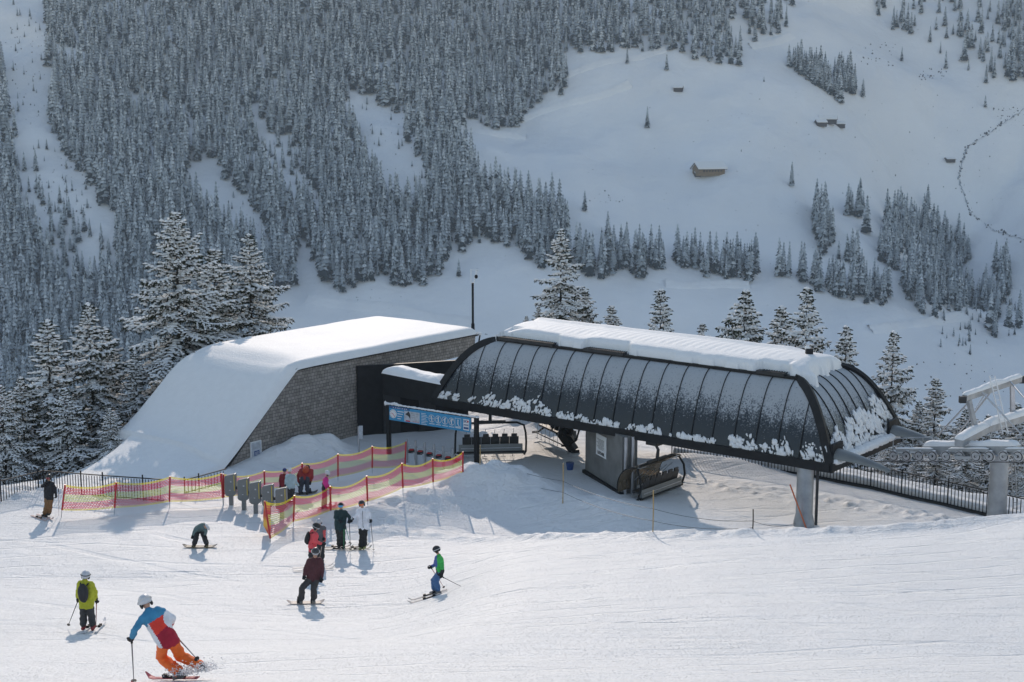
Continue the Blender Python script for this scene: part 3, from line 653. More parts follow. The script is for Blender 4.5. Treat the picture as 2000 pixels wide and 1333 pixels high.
def far_pt(a, e, o=0): p0 = e*IR; p1 = SL-e*IL; return S(p0+(p1-p0)*a, SW-e*IN+o, surf(e)+o*.4)
def right_pt(a, e, o=0): q0 = e*IN; q1 = SW-e*IN; return S(e*IR-o, q0+(q1-q0)*a, surf(e)+o*.4)
def left_pt(a, e, o=0): q0 = e*IN; q1 = SW-e*IN; return S(SL-e*IL+o, q0+(q1-q0)*a, surf(e)+o*.4)
for fn, na in ((near_pt, 20), (right_pt, 10), (left_pt, 10)): side_mesh(fn, na, 12).build('side_panel', M['frost'], st)
OPEN = 13.0      # unseen opening made in the rear side's right half to let sunlight under
aO = lambda e: (OPEN-e*IR)/(SL-e*IL-e*IR)
side_mesh(lambda a, e: far_pt(aO(e)+(1-aO(e))*a, e), 10, 12).build('side_panel', M['frost'], st)
side_mesh(lambda a, e: far_pt(aO(.5+.5*e)*a, .5+.5*e), 10, 8).build('side_panel', M['frost'], st)
mb = MB(); c4 = [S(IR, IN, surf(1)), S(SL-IL, IN, surf(1)), S(SL-IL, SW-IN, surf(1)), S(IR, SW-IN, surf(1))]
mb.prism(c4, (0, 0, -.06)); mb.build('roof', M['dark'], st)
# perimeter beam
mb = MB()
c0 = [S(-.05, -.06, ZB), S(SL+.05, -.06, ZB), S(SL+.05, SW+.06, ZB), S(-.05, SW+.06, ZB)]
c0x = [c0[0], c0[1], c0[2], S(OPEN, SW+.06, ZB)]
for a, b in [(c0[0], c0[1]), (c0[1], c0[2]), (c0[2], c0x[3]), (c0[3], c0[0])]: mb.beam(a+Vector((0, 0, HB/2)), b+Vector((0, 0, HB/2)), .16, HB+.03)
mb.prism([S(OPEN, .1, ZB+.10), S(SL-.1, .1, ZB+.10), S(SL-.1, SW-.1, ZB+.10), S(OPEN, SW-.1, ZB+.10)], (0, 0, .12))  # underside slab only on the left half, to keep the ground there shaded
mb.build('base_beam', M['black'], st)
# ribs follow the panels at constant p (near side) and run into the hips
def rib(fnp, e0, e1, w=.045, o=.03, n=12):
    pts = [fnp(e0+(e1-e0)*i/n) for i in range(n+1)]; m_ = MB(); m_.tube(pts, w, 5); return m_
for k in range(21):
    p = .35+k*(SL-.6)/20
    e1 = min(1, p/IR, (SL-p)/IL)
    if e1 < .12: continue
    rib(lambda e: S(p, e*IN-.03, surf(e)+.005), 0, e1, .021).build('rib', M['black'], st)
for k in range(1, 9):
    q = k*SW/9; e1 = min(1, q/IN, (SW-q)/IN)
    rib(lambda e: S(e*IR-.03, q, surf(e)+.005), 0, e1, .026).build('rib', M['black'], st)
def hoop(sp, sq, p0, ip, q0, iq):
    m_ = MB(); vs = []; n = 16
    pts = [S(p0+sp*e*ip, q0+sq*e*iq, surf(e)) for e in [i/n for i in range(n+1)]]
    pts.append(pts[-1]+(pts[-1]-pts[-2])*1.2); pts.insert(0, pts[0]-Vector((0, 0, HB)))
    for a, b in zip(pts[:-1], pts[1:]): m_.beam(a-(b-a)*.06, b+(b-a)*.06, .34, .20, up=SV*sq*-1+Vector((0, 0, .3)))
    return m_
hoop(1, 1, 0, IR, 0, IN).build('hoop', M['black'], st); hoop(1, -1, 0, IR, SW, IN).build('hoop', M['black'], st)
hoop(-1, 1, SL, IL, 0, IN).build('hoop', M['black'], st); hoop(-1, -1, SL, IL, SW, IN).build('hoop', M['black'], st)
mb = MB(); mb.beam(S(IR-.2, IN-.05, surf(1)+.04), S(SL-IL+.2, IN-.05, surf(1)+.04), .34, .12); mb.build('eave', M['black'], st)
for p0, p1 in ((2.9, 4.2), (11.0, 13.2), (15.0, SL-IL)):
    mb = MB(); a = S(p0, IN-.12, surf(.97)+.12); b = S(p1, IN-.12, surf(.97)+.12); mb.beam(a, b, .34, .14)
    for k in range(int((p1-p0)/.12)): c = a+(b-a)*(k*.12/(p1-p0)); mb.beam(c+SV*-.2+Vector((0, 0, .08)), c+SV*.2+Vector((0, 0, .08)), .03, .03)
    mb.build('walkway_grate', M['dark'], st)
# snow on the roof
dp, dq = .10, .085
pp = np.arange(-.2, SL+.2, dp); qq = np.arange(-.2, SW+.2, dq); PP, QQ = np.meshgrid(pp, qq)
E = np.minimum(np.minimum(QQ/IN, (SW-QQ)/IN), np.minimum(PP/IR, (SL-PP)/IL))
e0 = .90+.05*fbm(PP*.55, QQ*.4, 5, 3)+.05*fbm(PP*2.6, QQ*.9, 6, 3)
for p0, p1 in ((2.9, 4.2), (11.0, 13.2), (15.0, 18.2)): e0 = e0+.16*sstep(p0-.15, p0+.1, PP)*(1-sstep(p1-.1, p1+.15, PP))*(QQ < 2.4)
e0 = e0-.34*np.exp(-((PP-1.7)/.55)**2-((QQ-2.0)/.5)**2)-.20*np.exp(-((PP-1.4)/.7)**2-((QQ-3.6)/.8)**2)-.1*np.exp(-((PP-2)/.9)**2-((QQ-5.2)/.7)**2)
e0 = e0-.10*sstep(SL-IL-.8, SL-IL+.4, PP)
zs = ZB+HB+HG*(1-(1-np.clip(E, 0, 1))**2.1)
th = .36*np.sqrt(np.clip((E-e0)/.22, 0, 1))*(1+.12*fbm(PP*.5, QQ*.5, 8, 3))
th = th*(.66+.34*sstep(0.0, 1.4, np.minimum(QQ-IN, SW-IN-QQ)+.9)) 
crown = .30*np.clip(1-((QQ-SW/2)/(SW/2-IN+.4))**2, 0, 1)*sstep(.9, 1.1, E+.1)
rip = .009*np.sin(PP*2*math.pi/.42)*sstep(IN+.5, IN+.9, QQ)*(1-sstep(SW-IN-1.2, SW-IN-.8, QQ))*sstep(3, 4, PP)*(1-sstep(SL-5, SL-4, PP))
wall = .16*np.exp(-((QQ-(SW-IN-.55))/.3)**2)*sstep(3, 4.5, PP)
Zr = zs+.05+th+crown+rip*1.0+wall
keep = (E > e0); K4 = keep[:-1, :-1] & keep[1:, :-1] & keep[:-1, 1:] & keep[1:, 1:]
Xr = NR.x+SU.x*PP+SV.x*QQ; Yr = NR.y+SU.y*PP+SV.y*QQ
# skirt: drop the border ring to the surface
nb = np.zeros_like(keep); Kc = np.zeros_like(keep); Kc[:-1, :-1] |= K4; Kc[1:, :-1] |= K4; Kc[:-1, 1:] |= K4; Kc[1:, 1:] |= K4
inner = np.zeros_like(keep); inner[1:-1, 1:-1] = K4[:-1, :-1] & K4[1:, :-1] & K4[:-1, 1:] & K4[1:, 1:]
Zr = np.where(Kc & ~inner, zs-.03, Zr)
link('roof_snow', grid_mesh('roof_snow', Xr, Yr, Zr, [M['snow']], K4), st)
# snow stuck to the lower edge of the panels
r_ = random.Random(3); sn = MB()
def stick(fn, a, e, s_, ax1):
    c = fn(a, e, .03); up = (fn(a, min(1, e+.1))-fn(a, e)).normalized(); nrm = ax1.cross(up).normalized(); th_ = r_.gauss(0, .55); ax1, up = ax1*math.cos(th_)+up*math.sin(th_), up*math.cos(th_)-ax1*math.sin(th_); s_ *= r_.choice((.6, .8, 1, 1, 1.5))
    sn.blob(c+up*s_*.2, s_*r_.uniform(.5, 1.1), s_*r_.uniform(.25, .4), s_*r_.uniform(.7, 1.7), 0, (ax1, nrm, up), r_, .42, 8, 5)
for k in range(1100):
    a = r_.random(); v1 = float(vnoise(np.array([a*17]), np.array([.5]), 77)[0]); v2 = float(vnoise(np.array([a*46]), np.array([.5]), 78)[0])
    env = (.03+.24*v1*v2*v2+(.07*v2 if a < .3 else 0) if (a > .58 or a < .22) else .015+.08*v1*v2)
    if r_.random() > (.35+env*3.2)*(v2 > .22): continue
    e = env*r_.random()**1.3; stick(near_pt, a, e, r_.uniform(.035, .095)*(1.2-e), SU)
for k in range(650):
    a = r_.random(); v2 = float(vnoise(np.array([a*11]), np.array([.5]), 79)[0]); env = .05+.38*a*v2+.10*v2
    stick(right_pt, a, env*r_.random(), r_.uniform(.05, .14), SV)
sn.build('clinging_snow', M['snow'], st)
sn = MB()
for k in range(60):
    a = k/59; c = S(-.12, .3+a*(SW-.6), ZB+HB+.08); sn.blob(c, .22, .28, .13+.05*r_.random(), 0, (SU, SV, Vector((0, 0, 1))), r_, .25)
sn.build('ledge_snow', M['snow'], st)
# noses where the rope leaves
for q0, lab in ((.55, 0), (SW-.9, 1)):
    mb = MB(); a = S(-.05, q0, ZB+.25)
    n = 8; vs = []; fs = []
    for i in range(n+1):
        t = i/n; w_ = .42*(1-t*.75); h_ = .40*(1-t*.7)
        c = a-SU*(2.3*t)+Vector((0, 0, .22-.25*t*t+.02))
        for k in range(9):
            an = math.pi*k/8; vs.append(c+SV*math.cos(an)*w_+Vector((0, 0, math.sin(an)*h_)))
    for i in range(n):
        for k in range(8): fs.append((i*9+k, i*9+k+1, (i+1)*9+k+1, (i+1)*9+k))
    mb.add(vs, fs, 0, True); mb.build('rope_shroud', M['grey'], st)
    mb = MB(); mb.box(S(-.02, q0, ZB+.75), SU*.06, SV*.45, Vector((0, 0, .36))); mb.build('rope_opening', M['black'], st)
# machinery hanging below
mb = MB(); c = S(SL-5, SW/2, ZB-.02); mb.disc(c, (0, 0, 1), 2.3, .2, 0, 32); mb.disc(c, (0, 0, 1), .5, .5, 0)
for s_ in (-1, 1): mb.beam(S(OPEN, SW/2+s_*2.45, ZB-.06), S(SL-4, SW/2+s_*2.45, ZB-.06), .18, .2)
for k in range(16):
    for s_ in (-1, 1): mb.disc(S(OPEN+.2+k*.5, SW/2+s_*2.3, ZB-.22), SV, .17, .08, 0, 12)
mb.build('drive_wheel', M['dark'], st)
mb = MB()
for a, b in ((P(1094, 842, 70.0), P(1121, 880, 69.6)), (P(1121, 880, 69.6), P(1124, 906, 69.4)), (P(1124, 906, 69.4), P(1148, 908, 69.0))): mb.beam(a, b, .42, .38)
mb.build('leg', M['black'], st)
# concrete pillar
A = Gz(1143, 924, 0); B = Gz(1214, 966, 0); n_ = (B-A).normalized(); pn = Vector((-n_.y, n_.x, 0)); pn = pn if pn.x > 0 else -pn
zt = ZB+.12
mb = MB(); mb.hexa([A-Vector((0, 0, .4)), B-Vector((0, 0, .4)), B+pn*.75-Vector((0, 0, .4)), A+pn*.75-Vector((0, 0, .4)), A+Vector((0, 0, zt)), B+Vector((0, 0, zt)), B+pn*.75+Vector((0, 0, zt)), A+pn*.75+Vector((0, 0, zt))])
mb.build('concrete_pillar', M['concrete'], st)
mb = MB(); mb.beam(A-n_*.05-pn*.04+Vector((0, 0, .05)), B+n_*.15-pn*.04+Vector((0, 0, -.02)), .2, .24); mb.build('pillar_foot', M['black'], st)
for k in (0, 1):
    mb = MB(); c = B+n_*.13+pn*(.12+.34*k); mb.tube([c-Vector((0, 0, .3)), c+Vector((0, 0, zt))], .085, 12); mb.build('pipe', M['steel'], st)
def text_mesh(body, size, parent, mat_, origin, xdir, zdir, name='lettering', align='CENTER', off=.0, bold=0.0):
    cu = bpy.data.curves.new(name, 'FONT'); cu.body = body; cu.size = size; cu.align_x = align; cu.align_y = 'CENTER'; cu.extrude = .001; cu.offset = bold
    to = bpy.data.objects.new(name, cu); COL.objects.link(to)
    dg = bpy.context.evaluated_depsgraph_get(); me = bpy.data.meshes.new_from_object(to.evaluated_get(dg)); bpy.data.objects.remove(to)
    me.materials.clear(); me.materials.append(mat_)
    X_ = Vector(xdir).normalized(); Z_ = Vector(zdir).normalized(); Nn = X_.cross(Z_)
    mt = Matrix(((X_.x, Z_.x, Nn.x, origin[0]), (X_.y, Z_.y, Nn.y, origin[1]), (X_.z, Z_.z, Nn.z, origin[2]), (0, 0, 0, 1)))
    me.transform(mt); me.name = name
    return link(name, me, parent)
UPZ = Vector((0, 0, 1))
n_ = (B-A).normalized()
pc = A+n_*((B-A).length*.46)-pn*.03+Vector((0, 0, 1.72))
po = empty('notice_poster', (0, 0, 0), 'white notice sheet fixed to the concrete pillar under the station', 'poster')
mb = MB(); mb.box(pc, n_*.56, pn*.008, UPZ*.50); mb.build('sheet', M['white'], po)
fd = -pn*.02
for k in range(9):
    mb = MB(); mb.box(pc+fd+UPZ*(.28-k*.055)-n_*.06*(k % 3 == 0), n_*(.40-.06*(k % 3)), pn*.003, UPZ*.008); mb.build('text_line', M['grey'], po)
text_mesh('LEITNER', .20, po, M['black'], pc+fd-UPZ*.36, n_, UPZ, bold=.004)
# column under the right end
cc = Gz(1573, 1031, 0); cc = Vector((cc.x, cc.y+.35, 0))
co = empty('support_column', cc, 'round galvanised steel column under the right end of the station', 'column')
mb = MB(); mb.tube([(0, 0, -.4), (0, 0, .15), (0, 0, .5), (0, 0, ZB+.1)], [.47, .42, .345, .345], 28); mb.build('tube', M['galv'], co)
mb = MB(); mb.beam((.5, 0, -.2), (.5, 0, ZB-.1), .1, .12); mb.build('cable_duct', M['dark'], co)
mb = MB(); mb.beam((.05, -.52, -.1), P(1543, 947, cc.y-.6)-cc, .055, .055); ob_ = mb.build('marker_stake', M['orange'], None); ob_.location = cc; tag(ob_, 'slim orange stake leaning against the round steel column', 'stake')
# roof tripods and camera
for i, (px, py, D, lab) in enumerate(((1053, 664, 68.6, 'small metal A-frame in the roof snow near the left end'), (1309, 694, 63.8, 'small metal A-frame in the middle of the station roof'))):
    g = P(px, py, D); r0 = empty('roof_anchor', g, lab, 'bracket', 'A-frames on the station roof')
    mb = MB(); z0 = -.35
    for a in (Vector((-.18, 0, z0)), Vector((.2, .1, z0)), Vector((.12, -.2, z0))): mb.tube([a, (0, 0, .42)], .022, 6)
    mb.tube([(-.09, 0, .1), (.12, .05, .1)], .018, 6); mb.build('frame', M['galv'], r0)
g = P(1575, 716, 61.0); r0 = empty('camera_mast', g, 'tripod carrying a black camera box near the right end of the station roof', 'camera mast')
mb = MB()
for a in ((-.35, -.1, -.3), (.32, .05, -.3), (0, -.35, -.3)): mb.tube([a, (0, 0, .22)], .025, 6)
mb.tube([(0, 0, -.3), (0, 0, .5)], .04, 8); mb.build('tripod', M['galv'], r0)
mb = MB(); mb.box((.10, 0, .62), (.15, 0, 0), (0, .12, 0), (0, 0, .17)); mb.build('camera_box', M['black'], r0)
mb = MB(); mb.blob((.02, 0, .82), .12, .12, .09, rnd=r_, jit=.2); mb.build('snow_cap', M['snow'], r0)
# ---------------------------------------------------------------- black link canopy between building and station
cn = empty('link_canopy', (0, 0, 0), 'black box canopy with thick snow on top joining the shingled building to the station', 'canopy')
mb = MB(); a0, a1 = SL-.6, SL+3.7
mb.hexa([S(a0, .15, ZB), S(a1, .15, ZB), S(a1, 1.4, ZB), S(a0, 1.4, ZB), S(a0, .15, ZB+.98), S(a1, .15, ZB+1.1), S(a1, 1.4, ZB+1.1), S(a0, 1.4, ZB+.98)]); mb.build('box', M['black'], cn)
pa = np.linspace(a0+.3, a1, 44); qa = np.linspace(.05, 1.35, 26); PA, QA = np.meshgrid(pa, qa)
ed = np.minimum(np.minimum(PA-a0-.3, a1-PA)*1.4, np.minimum(QA-.05, 1.35-QA)*2.4); Zc = ZB+1.0+.12*(PA-a0)/(a1-a0)+.42*np.sqrt(np.clip(ed, 0, 1))*(1+.35*fbm(PA*.9, QA*.7, 4, 3))*(.75+.35*sstep(a0+2, a1-.5, PA))
link('snow_cap', grid_mesh('snow_cap', NR.x+SU.x*PA+SV.x*QA, NR.y+SU.y*PA+SV.y*QA, Zc, [M['snow']]), cn)
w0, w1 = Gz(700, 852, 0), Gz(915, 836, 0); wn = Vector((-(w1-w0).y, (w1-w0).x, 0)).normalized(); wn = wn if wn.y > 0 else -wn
dh = empty('lift_hall', (0, 0, 0), 'hall with its shade painted as a black wall between the shingled building and the station where the lift is boarded', 'hall')
mb = MB(); mb.prism([w0-UPZ*.4, w1-UPZ*.4, w1+UPZ*3.7, w0+UPZ*3.7], wn*.2); mb.build('wall', M['black'], dh)  # black wall stands in for the shaded interior
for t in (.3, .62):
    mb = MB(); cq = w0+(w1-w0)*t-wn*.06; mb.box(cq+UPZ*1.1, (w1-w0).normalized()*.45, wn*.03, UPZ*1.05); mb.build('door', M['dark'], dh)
# ---------------------------------------------------------------- shingled building
W0 = Gz(435, 918, 0); BN = SU.copy(); BV = SV.copy()           # wall plane runs along BV, faces -BN
def Wp(px, py, o=0.0): return Pp(px, py, W0+BN*o, BN)
def shingle_mat():
    m = bpy.data.materials.new('wood_shingles'); m.use_nodes = True; t = m.node_tree; b = t.nodes['Principled BSDF']; N = t.nodes.new; L_ = t.links.new
    b.inputs['Roughness'].default_value = .85; b.inputs['Specular IOR Level'].default_value = .2
    tc = N('ShaderNodeTexCoord'); mp = N('ShaderNodeMapping'); mp.vector_type = 'TEXTURE'
    sx = N('ShaderNodeSeparateXYZ'); L_(tc.outputs['UV'], sx.inputs[0])
    n0 = N('ShaderNodeTexNoise'); n0.inputs['Scale'].default_value = .9; L_(tc.outputs['UV'], n0.inputs['Vector'])
    br = N('ShaderNodeTexBrick'); br.inputs['Scale'].default_value = 1; br.inputs['Brick Width'].default_value = .23; br.inputs['Row Height'].default_value = .165; br.inputs['Mortar Size'].default_value = .008
    br.inputs['Color1'].default_value = (.235, .212, .195, 1); br.inputs['Color2'].default_value = (.36, .33, .305, 1); br.inputs['Mortar'].default_value = (.03, .03, .03, 1); br.offset = .5; br.squash = .8; br.squash_frequency = 3; br.inputs['Mortar Smooth'].default_value = .1; br.inputs['Bias'].default_value = -.1
    L_(tc.outputs['UV'], br.inputs['Vector'])
    mx = N('ShaderNodeMix'); mx.data_type = 'RGBA'; mx.blend_type = 'MULTIPLY'; mx.inputs['Factor'].default_value = .75; L_(br.outputs['Color'], mx.inputs['A'])
    n1 = N('ShaderNodeTexNoise'); n1.inputs['Scale'].default_value = 2.4; n1.inputs['Detail'].default_value = 5; L_(tc.outputs['UV'], n1.inputs['Vector'])
    mr = N('ShaderNodeMapRange'); mr.inputs[1].default_value = .3; mr.inputs[2].default_value = .7; mr.inputs[3].default_value = .85; mr.inputs[4].default_value = 1.12; L_(n1.outputs['Fac'], mr.inputs[0]); L_(mr.outputs[0], mx.inputs['B'])
    L_(mx.outputs['Result'], b.inputs['Base Color'])
    bp = N('ShaderNodeBump'); bp.inputs['Strength'].default_value = .8; bp.inputs['Distance'].default_value = .02; L_(br.outputs['Color'], bp.inputs['Height']); L_(bp.outputs['Normal'], b.inputs['Normal'])
    return m
M['shingle'] = shingle_mat()
def add_uv(ob):
    me = ob.data; uv = me.uv_layers.new(name='UVMap')
    for lp in me.loops:
        c = me.vertices[lp.vertex_index].co; uv.data[lp.index].uv = ((c-W0).dot(BV)+(c-W0).dot(BN)*.7, c.z)
bd = empty('shingled_building', (0, 0, 0), 'dark wood-shingled building with thick snow roof sweeping down to the ground', 'building')
Wa = Wp(435, 919); Wb = Wp(578, 722); Wc = Wp(929, 652); Wd = Wp(926, 690); We = Wp(708, 743); Wf = Wp(707, 880)
zr = (Wb.z+Wc.z)/2; Wb.z = zr; Wc.z = zr
mb = MB(); mb.prism([Wa-UPZ*.3, Wb, Wc, Wd, We, Wf-UPZ*.4], BN*.3); o_ = mb.build('wall', M['shingle'], bd); add_uv(o_)
DEP = 7.6
mb = MB(); mb.prism([Wa-UPZ*.4+BN*DEP, Wb+BN*DEP, Wc+BN*DEP, Wc+BN*DEP-UPZ*zr*1.05], BN*.2); o_ = mb.build('back_wall', M['shingle'], bd); add_uv(o_)
mb = MB(); wx = We-BV*.15; 
mb.hexa([Vector((wx.x, wx.y, -.4))+BN*.3, Vector((wx.x, wx.y, -.4))+BN*DEP, Vector((wx.x, wx.y, -.4))+BN*DEP+BV*.15, Vector((wx.x, wx.y, -.4))+BN*.3+BV*.15, Vector((wx.x, wx.y, zr-.05))+BN*.3, Vector((wx.x, wx.y, zr-.05))+BN*DEP, Vector((wx.x, wx.y, zr-.05))+BN*DEP+BV*.15, Vector((wx.x, wx.y, zr-.05))+BN*.3+BV*.15])
mb.build('inner_wall', M['dark'], bd)
mb = MB(); q0 = We-BV*.1; mb.prism([Vector((Wb.x, Wb.y, zr-.12)), Vector((Wc.x, Wc.y, zr-.12)), Vector((Wc.x, Wc.y, zr-.12))+BN*DEP, Vector((Wb.x, Wb.y, zr-.12))+BN*DEP], (0, 0, .1)); mb.build('roof_deck', M['dark'], bd)
mb = MB(); e_ = Wc-BV*.25; mb.hexa([e_+BN*.3-UPZ*.8, e_+BN*DEP-UPZ*.8, e_+BN*DEP-UPZ*.8+BV*.2, e_+BN*.3-UPZ*.8+BV*.2, e_+BN*.3-UPZ*.06, e_+BN*DEP-UPZ*.06, e_+BN*DEP-UPZ*.06+BV*.2, e_+BN*.3-UPZ*.06+BV*.2]); o_ = mb.build('side_fascia', M['shingle'], bd); add_uv(o_)
mb = MB()
for a, b in ((Wa, Wb), (Wb, Wc)): mb.beam(a-BN*.03, b-BN*.03, .09, .1)
mb.build('roof_trim', M['black'], bd)
for t in (.0, .5): 
    mb = MB(); c = Wd-BV*(1.2+4*t)+BN*(DEP-.6); mb.box(Vector((c.x, c.y, 1.4)), BV*.12, BN*.12, UPZ*2); mb.build('post', M['dark'], bd)
mb = MB(); mb.box(Vector((Wf.x, Wf.y, .6))+BV*4.6+BN*5.8, BV*2.4, BN*.1, UPZ*1.3); mb.build('partition', M['dark'], bd)
# roof snow: parametrised along the wall profile (s) and across the depth (m)
sl = [Wa, Wb, Wc]; L1 = (Wb-Wa).length; L2 = (Wc-Wb).length
ns, nm = 150, 60; XS = np.zeros((nm, ns)); YS = XS.copy(); ZS = XS.copy()
for i in range(nm):
    m_ = -.12+(DEP+1.1)*i/(nm-1)
    for j in range(ns):
        s_ = -9.0+(L1+L2+9.12)*j/(ns-1)
        if s_ < 0:
            base = Wa+BV*(s_*1.0); z = 0
        elif s_ < L1: base = Wa+(Wb-Wa)*(s_/L1); z = base.z
        else: base = Wb+(Wc-Wb)*((s_-L1)/L2); z = base.z
        p = base+BN*m_; k = min(1, max(0, (m_)/3.2)); k2 = k*k*(3-2*k)
        if s_ < 0: 
            t = max(0, 1+s_/6.5)
            z = max(gh(p.x, p.y), -.9+.0*s_)-.06*(-s_)-.10+(.15+.85*k2)*.62*math.exp(s_/2.0)
        else:
            zs_ = max(0, s_/L1)*zr+(Wa.z*(1-min(1, s_/L1))); kk = .05+.30*min(1, max(0, m_)/1.5); z = -kk*math.log(math.exp(-zs_/kk)+math.exp(-zr/kk))+.1*kk+(.15+.85*k2)*.62*math.exp(-s_/.9)
        edge = min(1, max(0, (m_+.12)/.45)); eb = min(1, max(0, (DEP+.95-m_)/1.5)); er = min(1, max(0, (L1+L2+.12-s_)/.45))
        rnd_ = math.sqrt(max(0, 1-(1-edge)**2))*math.sqrt(max(0, 1-(1-eb)**2))*math.sqrt(max(0, 1-(1-er)**2))
        thick = .38 if s_ > L1 else .26+.12*max(0, s_/L1); z -= .30*(1-math.sqrt(max(0, 1-(1-eb)**2)))
        kn = math.exp(-((s_-L1)/.9)**2)
        z += thick*rnd_+.04*rnd_*float(fbm(np.array([s_*.5]), np.array([m_*.5]), 4, 3)[0])-kn*.12*(1 if m_ > .4 else .2)
        nn = Vector((0, 0, 0))
        if 0 <= s_ < L1: nn = -BV*.14*rnd_
        XS[i, j] = p.x+nn.x; YS[i, j] = p.y+nn.y; ZS[i, j] = z
link('roof_snow', grid_mesh('roof_snow', XS, YS, ZS, [M['snow']]), bd)
# fascia lamp at the corner
mb = MB(); c = Wc+BV*.12-UPZ*.1; mb.tube([c-BV*.1, c+BV*.28, c+BV*.05-UPZ*.75], .045, 8); mb.build('gutter_pipe', M['black'], bd)
mb = MB(); mb.blob(c+BV*.2+UPZ*.07, .16, .14, .09, rnd=r_, jit=.2); mb.build('gutter_snow', M['snow'], bd)
# framed plan on the wall
ms = empty('framed_map', (0, 0, 0), 'white framed map board with a blue panel hung on the shingled wall', 'sign')
c = Wp(499.5, 878, -.07); X_ = BV; 
mb = MB(); mb.box(c, BV*.34, BN*.04, UPZ*.40); mb.build('frame', M['white'], ms)
M['paper'] = mat('pale_paper', (.45, .49, .54), .5, var=.2, vscale=8); M['blue'] = mat('sign_blue', (.015, .27, .50), .35, coat=.2, var=.05); M['darkblue'] = mat('sign_dark_blue', (.02, .07, .22), .4)
mb = MB(); mb.box(c-BN*.045, BV*.30, BN*.004, UPZ*.36); mb.build('sheet', M['paper'], ms)
mb = MB(); mb.box(c-BN*.052+BV*.02-UPZ*.20, BV*.16, BN*.004, UPZ*.14); mb.build('blue_panel', M['darkblue'], ms)
for k in range(3):
    mb = MB(); mb.box(c-BN*.058+BV*.02-UPZ*(.13+k*.06), BV*.12, BN*.002, UPZ*.010); mb.build('text_line', M['white'], ms)
for k in range(5):
    mb = MB(); mb.box(c-BN*.051+UPZ*(.28-k*.055)+BV*.03*(k % 2), BV*.22, BN*.002, UPZ*.009); mb.build('text_line', M['galv'], ms)
# mast on the roof corner
mt_ = Vector((Wc.x, Wc.y, zr+.1))+BN*.9-BV*.35; mtop = P(924, 553, mt_.y)
px_, py_ = project(mt_); mt_ = mt_+Vector(((924-px_)/FPX*mt_.y, 0, 0))
ma = empty('weather_mast', mt_, 'thin black mast with a small camera and bracket on the roof corner', 'mast')
Hm = mtop.z-mt_.z
mb = MB(); mb.tube([(0, 0, -.3), (0, 0, .45), (0, 0, .46), (0, 0, Hm)], [.10, .10, .065, .065], 10); mb.build('pole', M['black'], ma)
mb = MB(); mb.tube([(-.1, 0, Hm-.05), (-.1, 0, Hm+.78)], .018, 6); mb.tube([(-.16, 0, Hm+.74), (.42, 0, Hm+.74)], .018, 6); mb.tube([(.3, 0, Hm+.74), (.3, 0, Hm+.5)], .015, 6); mb.tube([(.1, 0, Hm), (.1, 0, Hm+.3)], .02, 6); mb.build('bracket', M['white'], ma)
mb = MB(); mb.blob((.2, 0, Hm+.36), .10, .10, .12); mb.build('camera', M['black'], ma)
mb = MB(); mb.tube([(.2, 0, Hm+.46), (.2, 0, Hm+.74)], .03, 6); mb.build('camera_stem', M['white'], ma)
# ticket reader post at the wall end
g = Gz(701, 889, 0); rp = empty('reader_post', g, 'slim silver post with a reader box beside the end of the shingled wall', 'post')
mb = MB(); mb.tube([(0, 0, -.2), (0, 0, 1.45)], .045, 8); mb.build('pole', M['steel'], rp)
mb = MB(); mb.box((.12, 0, 1.15), (.09, 0, 0), (0, .05, 0), (0, 0, .32)); mb.build('reader_box', M['paper'], rp)
# ---------------------------------------------------------------- blue information board
sg = empty('information_board', (0, 0, 0), 'long blue information board with clock and pictograms on two black posts', 'sign')
D1, D2 = 69.0, 66.2
a_t, a_b = P(761, 792, D1), P(761, 819.5, D1); b_t, b_b = P(920, 817, D2), P(920, 845.5, D2)
bx = (b_t-a_t); LB = math.hypot(bx.x, bx.y); bx = Vector((bx.x, bx.y, 0)).normalized(); bn = Vector((bx.y, -bx.x, 0)); bn = bn if bn.y < 0 else -bn
HBd = (a_t.z-a_b.z+b_t.z-b_b.z)/2; zc_ = (a_t.z+a_b.z+b_t.z+b_b.z)/4; o0 = Vector((a_t.x, a_t.y, zc_))
sl_ = ((b_t.z+b_b.z)-(a_t.z+a_b.z))/2/LB
def bp_(s_, z, o=0.0): return o0+bx*s_+bn*o+UPZ*z
mb = MB(); mb.box(bp_(LB/2, 0), bx*LB/2, bn*.04, UPZ*HBd/2); mb.build('panel', M['blue'], sg)
def plate(s0, s1, z0, z1, m_, o=.046, nm='plate'):
    mb = MB(); mb.box(bp_((s0+s1)/2, (z0+z1)/2, o), bx*(s1-s0)/2, bn*.003, UPZ*(z1-z0)/2); return mb.build(nm, m_, sg)
h2 = HBd/2
plate(.02, LB*.26, h2*.72, h2*.97, M['darkblue'], nm='header')
for k in range(7): plate(LB*(.05+.028*k), LB*(.05+.028*k)+.05+.02*(k % 3), h2*.80, h2*.88, M['white'], .052, 'text_line')
mb = MB(); mb.disc(bp_(LB*.052, -.02, .05), bn, h2*.62, .01, 0, 24); mb.build('clock_face', M['white'], sg)
M['redp'] = mat('printed_red', (.6, .03, .05), .5)
mb = MB(); c = bp_(LB*.052, -.02, .062)
mb.beam(c, c+bx*.10-UPZ*.13, .02, .006, up=bn); mb.beam(c, c-bx*.1+UPZ*.03, .02, .006, up=bn); mb.build('clock_hands', M['redp'], sg)
for k in range(12):
    an = k*math.pi/6; mb = MB(); cc_ = c+bx*math.cos(an)*h2*.5+UPZ*math.sin(an)*h2*.5; mb.box(cc_, bx*.012, bn*.002, UPZ*.012); mb.build('clock_mark', M['black'], sg)
for k in range(4): plate(LB*.105, LB*(.185-.012*k), h2*(.38-.34*k)-.018, h2*(.38-.34*k)+.018, M['white'], nm='text_line')
plate(LB*.192, LB*.385, -h2*.86, h2*.62, M['paper'], nm='advert')
